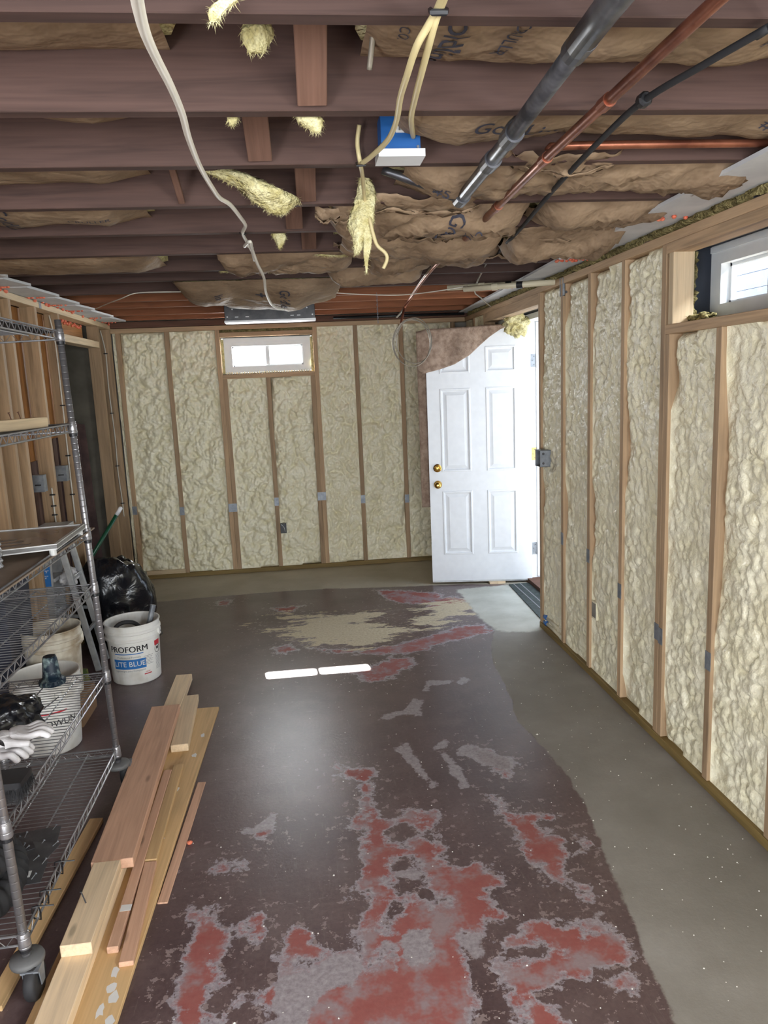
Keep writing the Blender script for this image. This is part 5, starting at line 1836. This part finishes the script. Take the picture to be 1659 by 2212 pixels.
for q in (sg[0].lerp(cen, .08), sg[1].lerp(cen, .08), sg[3].lerp(cen, .35)):
    MB().lathe([(.012, 0), (.012, .022)], (q.x, q.y, 1.1248), 14).build('standoff', 'frame_white', T, smooth=False)
for i in range(3):
    MB().prism([Vector((-1.28, 2.56 + .05 * i, zs1 - .0028)), Vector((-.95 - .04 * i, 2.63 + .05 * i, zs1 - .0028)), Vector((-.95 - .04 * i, 2.655 + .05 * i, zs1 - .0028)), Vector((-1.28, 2.585 + .05 * i, zs1 - .0028))], (0, 0, .0006)).build('faint_stripe', 'stripe_dark', T)  # faint dark stripes across the sign panel
# silver bubble-wrap roll
bq = P(-8, 1228, 'z', 1.126)
rows = []
m = MB()
prof = []
for k in range(40):
    prof.append((.021 + .003 * math.sin(k * 1.57), .002 + k * .0045))
m.lathe([(.002, 0)] + prof + [(.002, .182)], (bq.x, bq.y, 1.1248), 20)
tag(m.build('bubble_wrap_roll', 'bubble', smooth=True), 'silver bubble-wrap roll standing at the left edge of the hardboard', 'roll')

# paint-splattered cap on the wire shelf
q = P(114, 1478, 'z', .519)
Z2 = .5205
T = thing('paint_cap', 'teal paint-splattered conical cap standing on a wire shelf', 'cap', (q.x, q.y, Z2))
MB().lathe([(.046, 0), (.048, .008), (.046, .022), (.036, .03)], (q.x, q.y, Z2), 24).build('cap_rim', 'paint_teal', T)
MB().lathe([(.036, .03), (.033, .05), (.028, .105), (.024, .118), (.002, .108)], (q.x, q.y, Z2), 24).build('cap_cone', 'paint_teal', T, smooth=True)
for k in range(16):
    a = k * math.pi / 8
    MB().box(q.x + .046 * math.cos(a) - .004, q.x + .046 * math.cos(a) + .004, q.y + .046 * math.sin(a) - .004, q.y + .046 * math.sin(a) + .004, Z2 + .002, Z2 + .02).build('grip_rib', 'paint_teal', T)
# crumpled black bag on the same shelf
q = P(18, 1570, 'z', .53)
o = blob('small_black_bag', 'bag', (q.x - .01, q.y + .02, .565), (.10, .085, .062), 51, 4, .3, 1.6, Z2, .14)
tag(o, 'crumpled small black bag lying on a wire shelf', 'bag')


# white work gloves
def glove(label, c, rz, seed):
    T = thing('work_glove', label, 'glove', c, 'white work gloves')
    R_ = Matrix.Rotation(rz, 3, 'Z')
    me = bpy.data.meshes.new('glove_body')
    vs_ = [(-.06, 0, .024), (-.02, 0, .026), (.025, 0, .028)]
    rad = [(.036, .022), (.042, .024), (.044, .024)]
    ed = [(0, 1), (1, 2)]
    g = random.Random(seed)
    for k, (yy_, L) in enumerate(((-.034, .062), (-.012, .075), (.011, .072), (.032, .058))):
        i0 = len(vs_)
        vs_ += [(.05, yy_, .026), (.05 + L * .55, yy_ * 1.15, .034 + .006 * g.random()), (.05 + L * .9, yy_ * 1.2, .020), (.05 + L * .92, yy_ * 1.2, .012)]
        rad += [(.012, .012), (.0115, .0115), (.011, .011), (.009, .009)]
        ed += [(2, i0), (i0, i0 + 1), (i0 + 1, i0 + 2), (i0 + 2, i0 + 3)]
    i0 = len(vs_)
    vs_ += [(-.005, -.045, .026), (.03, -.066, .024), (.055, -.07, .02)]
    rad += [(.014, .014), (.012, .012), (.010, .010)]
    ed += [(1, i0), (i0, i0 + 1), (i0 + 1, i0 + 2)]
    me.from_pydata([tuple(R_ @ Vector(v)) for v in vs_], ed, [])
    o = bpy.data.objects.new('glove_body', me)
    link(o, T)
    o.modifiers.new('skin', 'SKIN')
    for v, r_ in zip(me.skin_vertices[0].data, rad):
        v.radius = r_
    me.skin_vertices[0].data[0].use_root = True
    o.modifiers.new('sub', 'SUBSURF').levels = 1
    o.modifiers['sub'].render_levels = 2
    me.materials.append(MAT['shoe'])
    return T


q = P(18, 1655, 'z', .53)
glove('limp white cotton glove lying on top of its pair above the brush', (q.x + .01, q.y + .02, .592), .35, 3)
glove('white cotton glove underneath its pair, resting on the black brush', (q.x - .04, q.y + .01, .553), -.25, 5)
# black brush
q = P(28, 1722, 'z', .53)
T = thing('scrub_brush', 'black bristle brush lying at the near edge of a wire shelf', 'brush', (q.x, q.y, Z2))
MB().box(q.x - .09, q.x + .042, q.y - .04, q.y + .05, Z2 + .052, Z2 + .072).build('brush_block', 'black', T)
m = MB()
g = random.Random(8)
for i in range(1500):
    bx_, by_ = g.uniform(-.09, .042), g.uniform(-.04, .05)
    b_ = Vector((q.x + bx_, q.y + by_, Z2 + .056))
    e_ = b_ + Vector((g.uniform(-.012, .012) + bx_ * .1, g.uniform(-.012, .012) + (by_) * .35, -.054 + g.random() * .008))
    m.add([b_ - Vector((.0009, 0, 0)), b_ + Vector((.0009, 0, 0)), e_], [(0, 1, 2)])
    if by_ < -.02 or bx_ > .02:
        e2 = b_ + Vector((g.uniform(-.01, .016), -.02 * (by_ < 0) + g.uniform(-.01, .01), g.uniform(-.05, -.01)))
        m.add([b_ - Vector((.0009, 0, 0)), b_ + Vector((.0009, 0, 0)), e2], [(0, 1, 2)])
tag(m.build('bristles', 'black_rubber', T), kind='stuff')

# lowest shelf: grey plates, hose
Z1 = .1815
pl = [((-.985, 2.42), .17, .13, .15, 'grey flat metal plate lying under the others on the lowest shelf'), ((-.955, 2.34), .13, .12, -.25, 'grey metal cover plate with screws on the lowest shelf'),
      ((-1.03, 2.38), .12, .10, .5, 'dark metal bracket plate lying at the back of the lowest shelf'), ((-.93, 2.22), .10, .11, .1, 'grey plate with white sticker nearest the shelf edge')]
for k, ((cx, cy), w, l_, a, lb) in enumerate(pl):
    T = thing('metal_plate', lb, 'plate', (cx, cy, Z1 + k * .004), 'loose metal plates on the lowest shelf')
    T.rotation_euler = (0, 0, a)
    MB().box(-w / 2, w / 2, -l_ / 2, l_ / 2, 0, .0025).build('plate_sheet', 'dark_steel' if k != 2 else 'iron', T, local=True)
    for sx, sy in ((.35, .35), (.2, -.3), (-.3, .1)):
        m = MB().tube([(w * sx, l_ * sy, .0025), (w * sx + .010, l_ * sy + .014, .010), (w * sx + .010, l_ * sy + .014, .010), (w * sx + .012, l_ * sy + .016, .012)], [.0014, .0014, .0035, .0035], 7)
        m.build('screw', 'steel', T, local=True)
    if k == 3:
        MB().box(-.02, .012, -.02, .012, .0026, .0032).build('sticker', 'paper', T, local=True)
# ribbed black duct coil
T = thing('ribbed_hose', 'coiled ribbed black hose on the lowest shelf by the near post', 'hose', (-.99, 2.10, Z1))
path = smooth_path([(-1.14, 2.36, Z1 + .05), (-1.06, 2.33, Z1 + .06), (-.985, 2.25, Z1 + .055), (-.95, 2.15, Z1 + .05), (-.955, 2.05, Z1 + .05), (-1.0, 1.98, Z1 + .05), (-1.08, 1.97, Z1 + .05)], 12)
MB().tube(path, [.047 if i % 4 < 2 else .040 for i in range(len(path))], 16).build('hose_run', 'black_rubber', T, smooth=True)
path = smooth_path([(-1.0, 2.24, Z1 + .13), (-.975, 2.14, Z1 + .125), (-.99, 2.05, Z1 + .12), (-1.07, 2.0, Z1 + .12)], 12)
MB().tube(path, [.04 if i % 4 < 2 else .034 for i in range(len(path))], 16).build('hose_run', 'black_rubber', T, smooth=True)

# ================================================================== TIMBER PILE ON THE FLOOR
def plank(label, p0, p1, w, t_, z0, mat, name='timber_plank', cat='plank', group='timber offcuts on the floor'):
    o = beam(name, (p0[0], p0[1], z0 + t_ / 2), (p1[0], p1[1], z0 + t_ / 2), w, t_, mat)
    return tag(o, label, cat, group)


PLY = .016
plank('wide plywood strip with white paint splashes lying under the other boards', (-.722, 1.25), (-.632, 3.775), .245, PLY, .0005, 'plywood', 'plywood_strip')
plank('long pale two-by-four lying under the reddish plank', (-.737, 1.25), (-.745, 4.175), .089, .038, PLY + .001, 'pine')
plank('short pale two-by-four block with a nail sticking up', (-.737, 2.01), (-.741, 2.398), .089, .038, PLY + .0395, 'pine')
nail_q = Vector((-.755, 2.19, PLY + .0775))
tag(MB().tube([nail_q, nail_q + Vector((-.012, .004, .038))], .0022, 6).lathe([(.005, .038), (.005, .040)], (nail_q.x - .012, nail_q.y + .004, nail_q.z), 8).build('nail', 'iron'), 'nail standing up in the short pale block', 'nail')
plank('wide reddish fir plank on top of the pile', (-.727, 2.402), (-.760, 3.672), .140, .036, PLY + .0395, 'redwood')
plank('pale offcut poking out from under the far end of the reddish plank', (-.640, 3.30), (-.665, 3.87), .080, .036, PLY + .001, 'pine')
plank('thin brown batten lying on the plywood beside the two-by-four', (-.648, 2.05), (-.660, 3.10), .034, .022, PLY + .001, 'lath', 'timber_batten')
plank('reddish short batten lying nearest the plywood edge', (-.596, 1.99), (-.614, 2.462), .042, .016, PLY + .001, 'redwood', 'timber_batten')
plank('plywood offcut strip lying end to end with the reddish batten', (-.616, 2.470), (-.622, 3.15), .042, .018, PLY + .001, 'plywood', 'timber_batten')
plank('thin pink lath lying on the floor beside the plywood', (-.543, 2.27), (-.508, 3.026), .034, .006, .0005, 'lath', 'timber_batten')
plank('yellowish board half hidden under the wire shelving', (-.935, 1.90), (-.888, 2.805), .052, .018, .0005, 'plywood')
m = MB().box(-.662, -.628, 2.205, 2.235, PLY + .0232, PLY + .0238)
tag(m.build('barcode_sticker', 'paper'), 'white barcode sticker on the thin brown batten', 'sticker')
tag(MB().lathe([(.002, 0), (.009, .002), (.011, .008), (.004, .012)], (-.499, 2.592, .0002), 8).build('foam_scrap', 'sealant'), 'small orange foam scrap on the dark floor near the lath', 'scrap')
g = random.Random(2)
for i in range(12):
    y = (1.80, 1.84, 1.88, 1.92, 1.97, 2.27, 2.31, 2.62, 2.80, 2.97, 3.25, 3.45)[i]
    x = -.722 + .09 * (y - 1.25) / 2.525 + g.uniform(.055, .105)
    m = MB()
    k = 9
    pts = [(x + .012 * (.6 + .8 * g.random()) * math.cos(6.283 * j / k), y + .02 * (.5 + g.random()) * math.sin(6.283 * j / k), PLY + .0007) for j in range(k)]
    m.add(pts, [tuple(range(k))])
    # paint drips belong to the plywood
    o = m.build('paint_splash', 'paper', local=True)
    ply = [q_ for q_ in COL.objects if q_.name == 'plywood_strip'][0]
    o.parent = ply
    o.matrix_local = BEAM_M[ply.name].inverted()
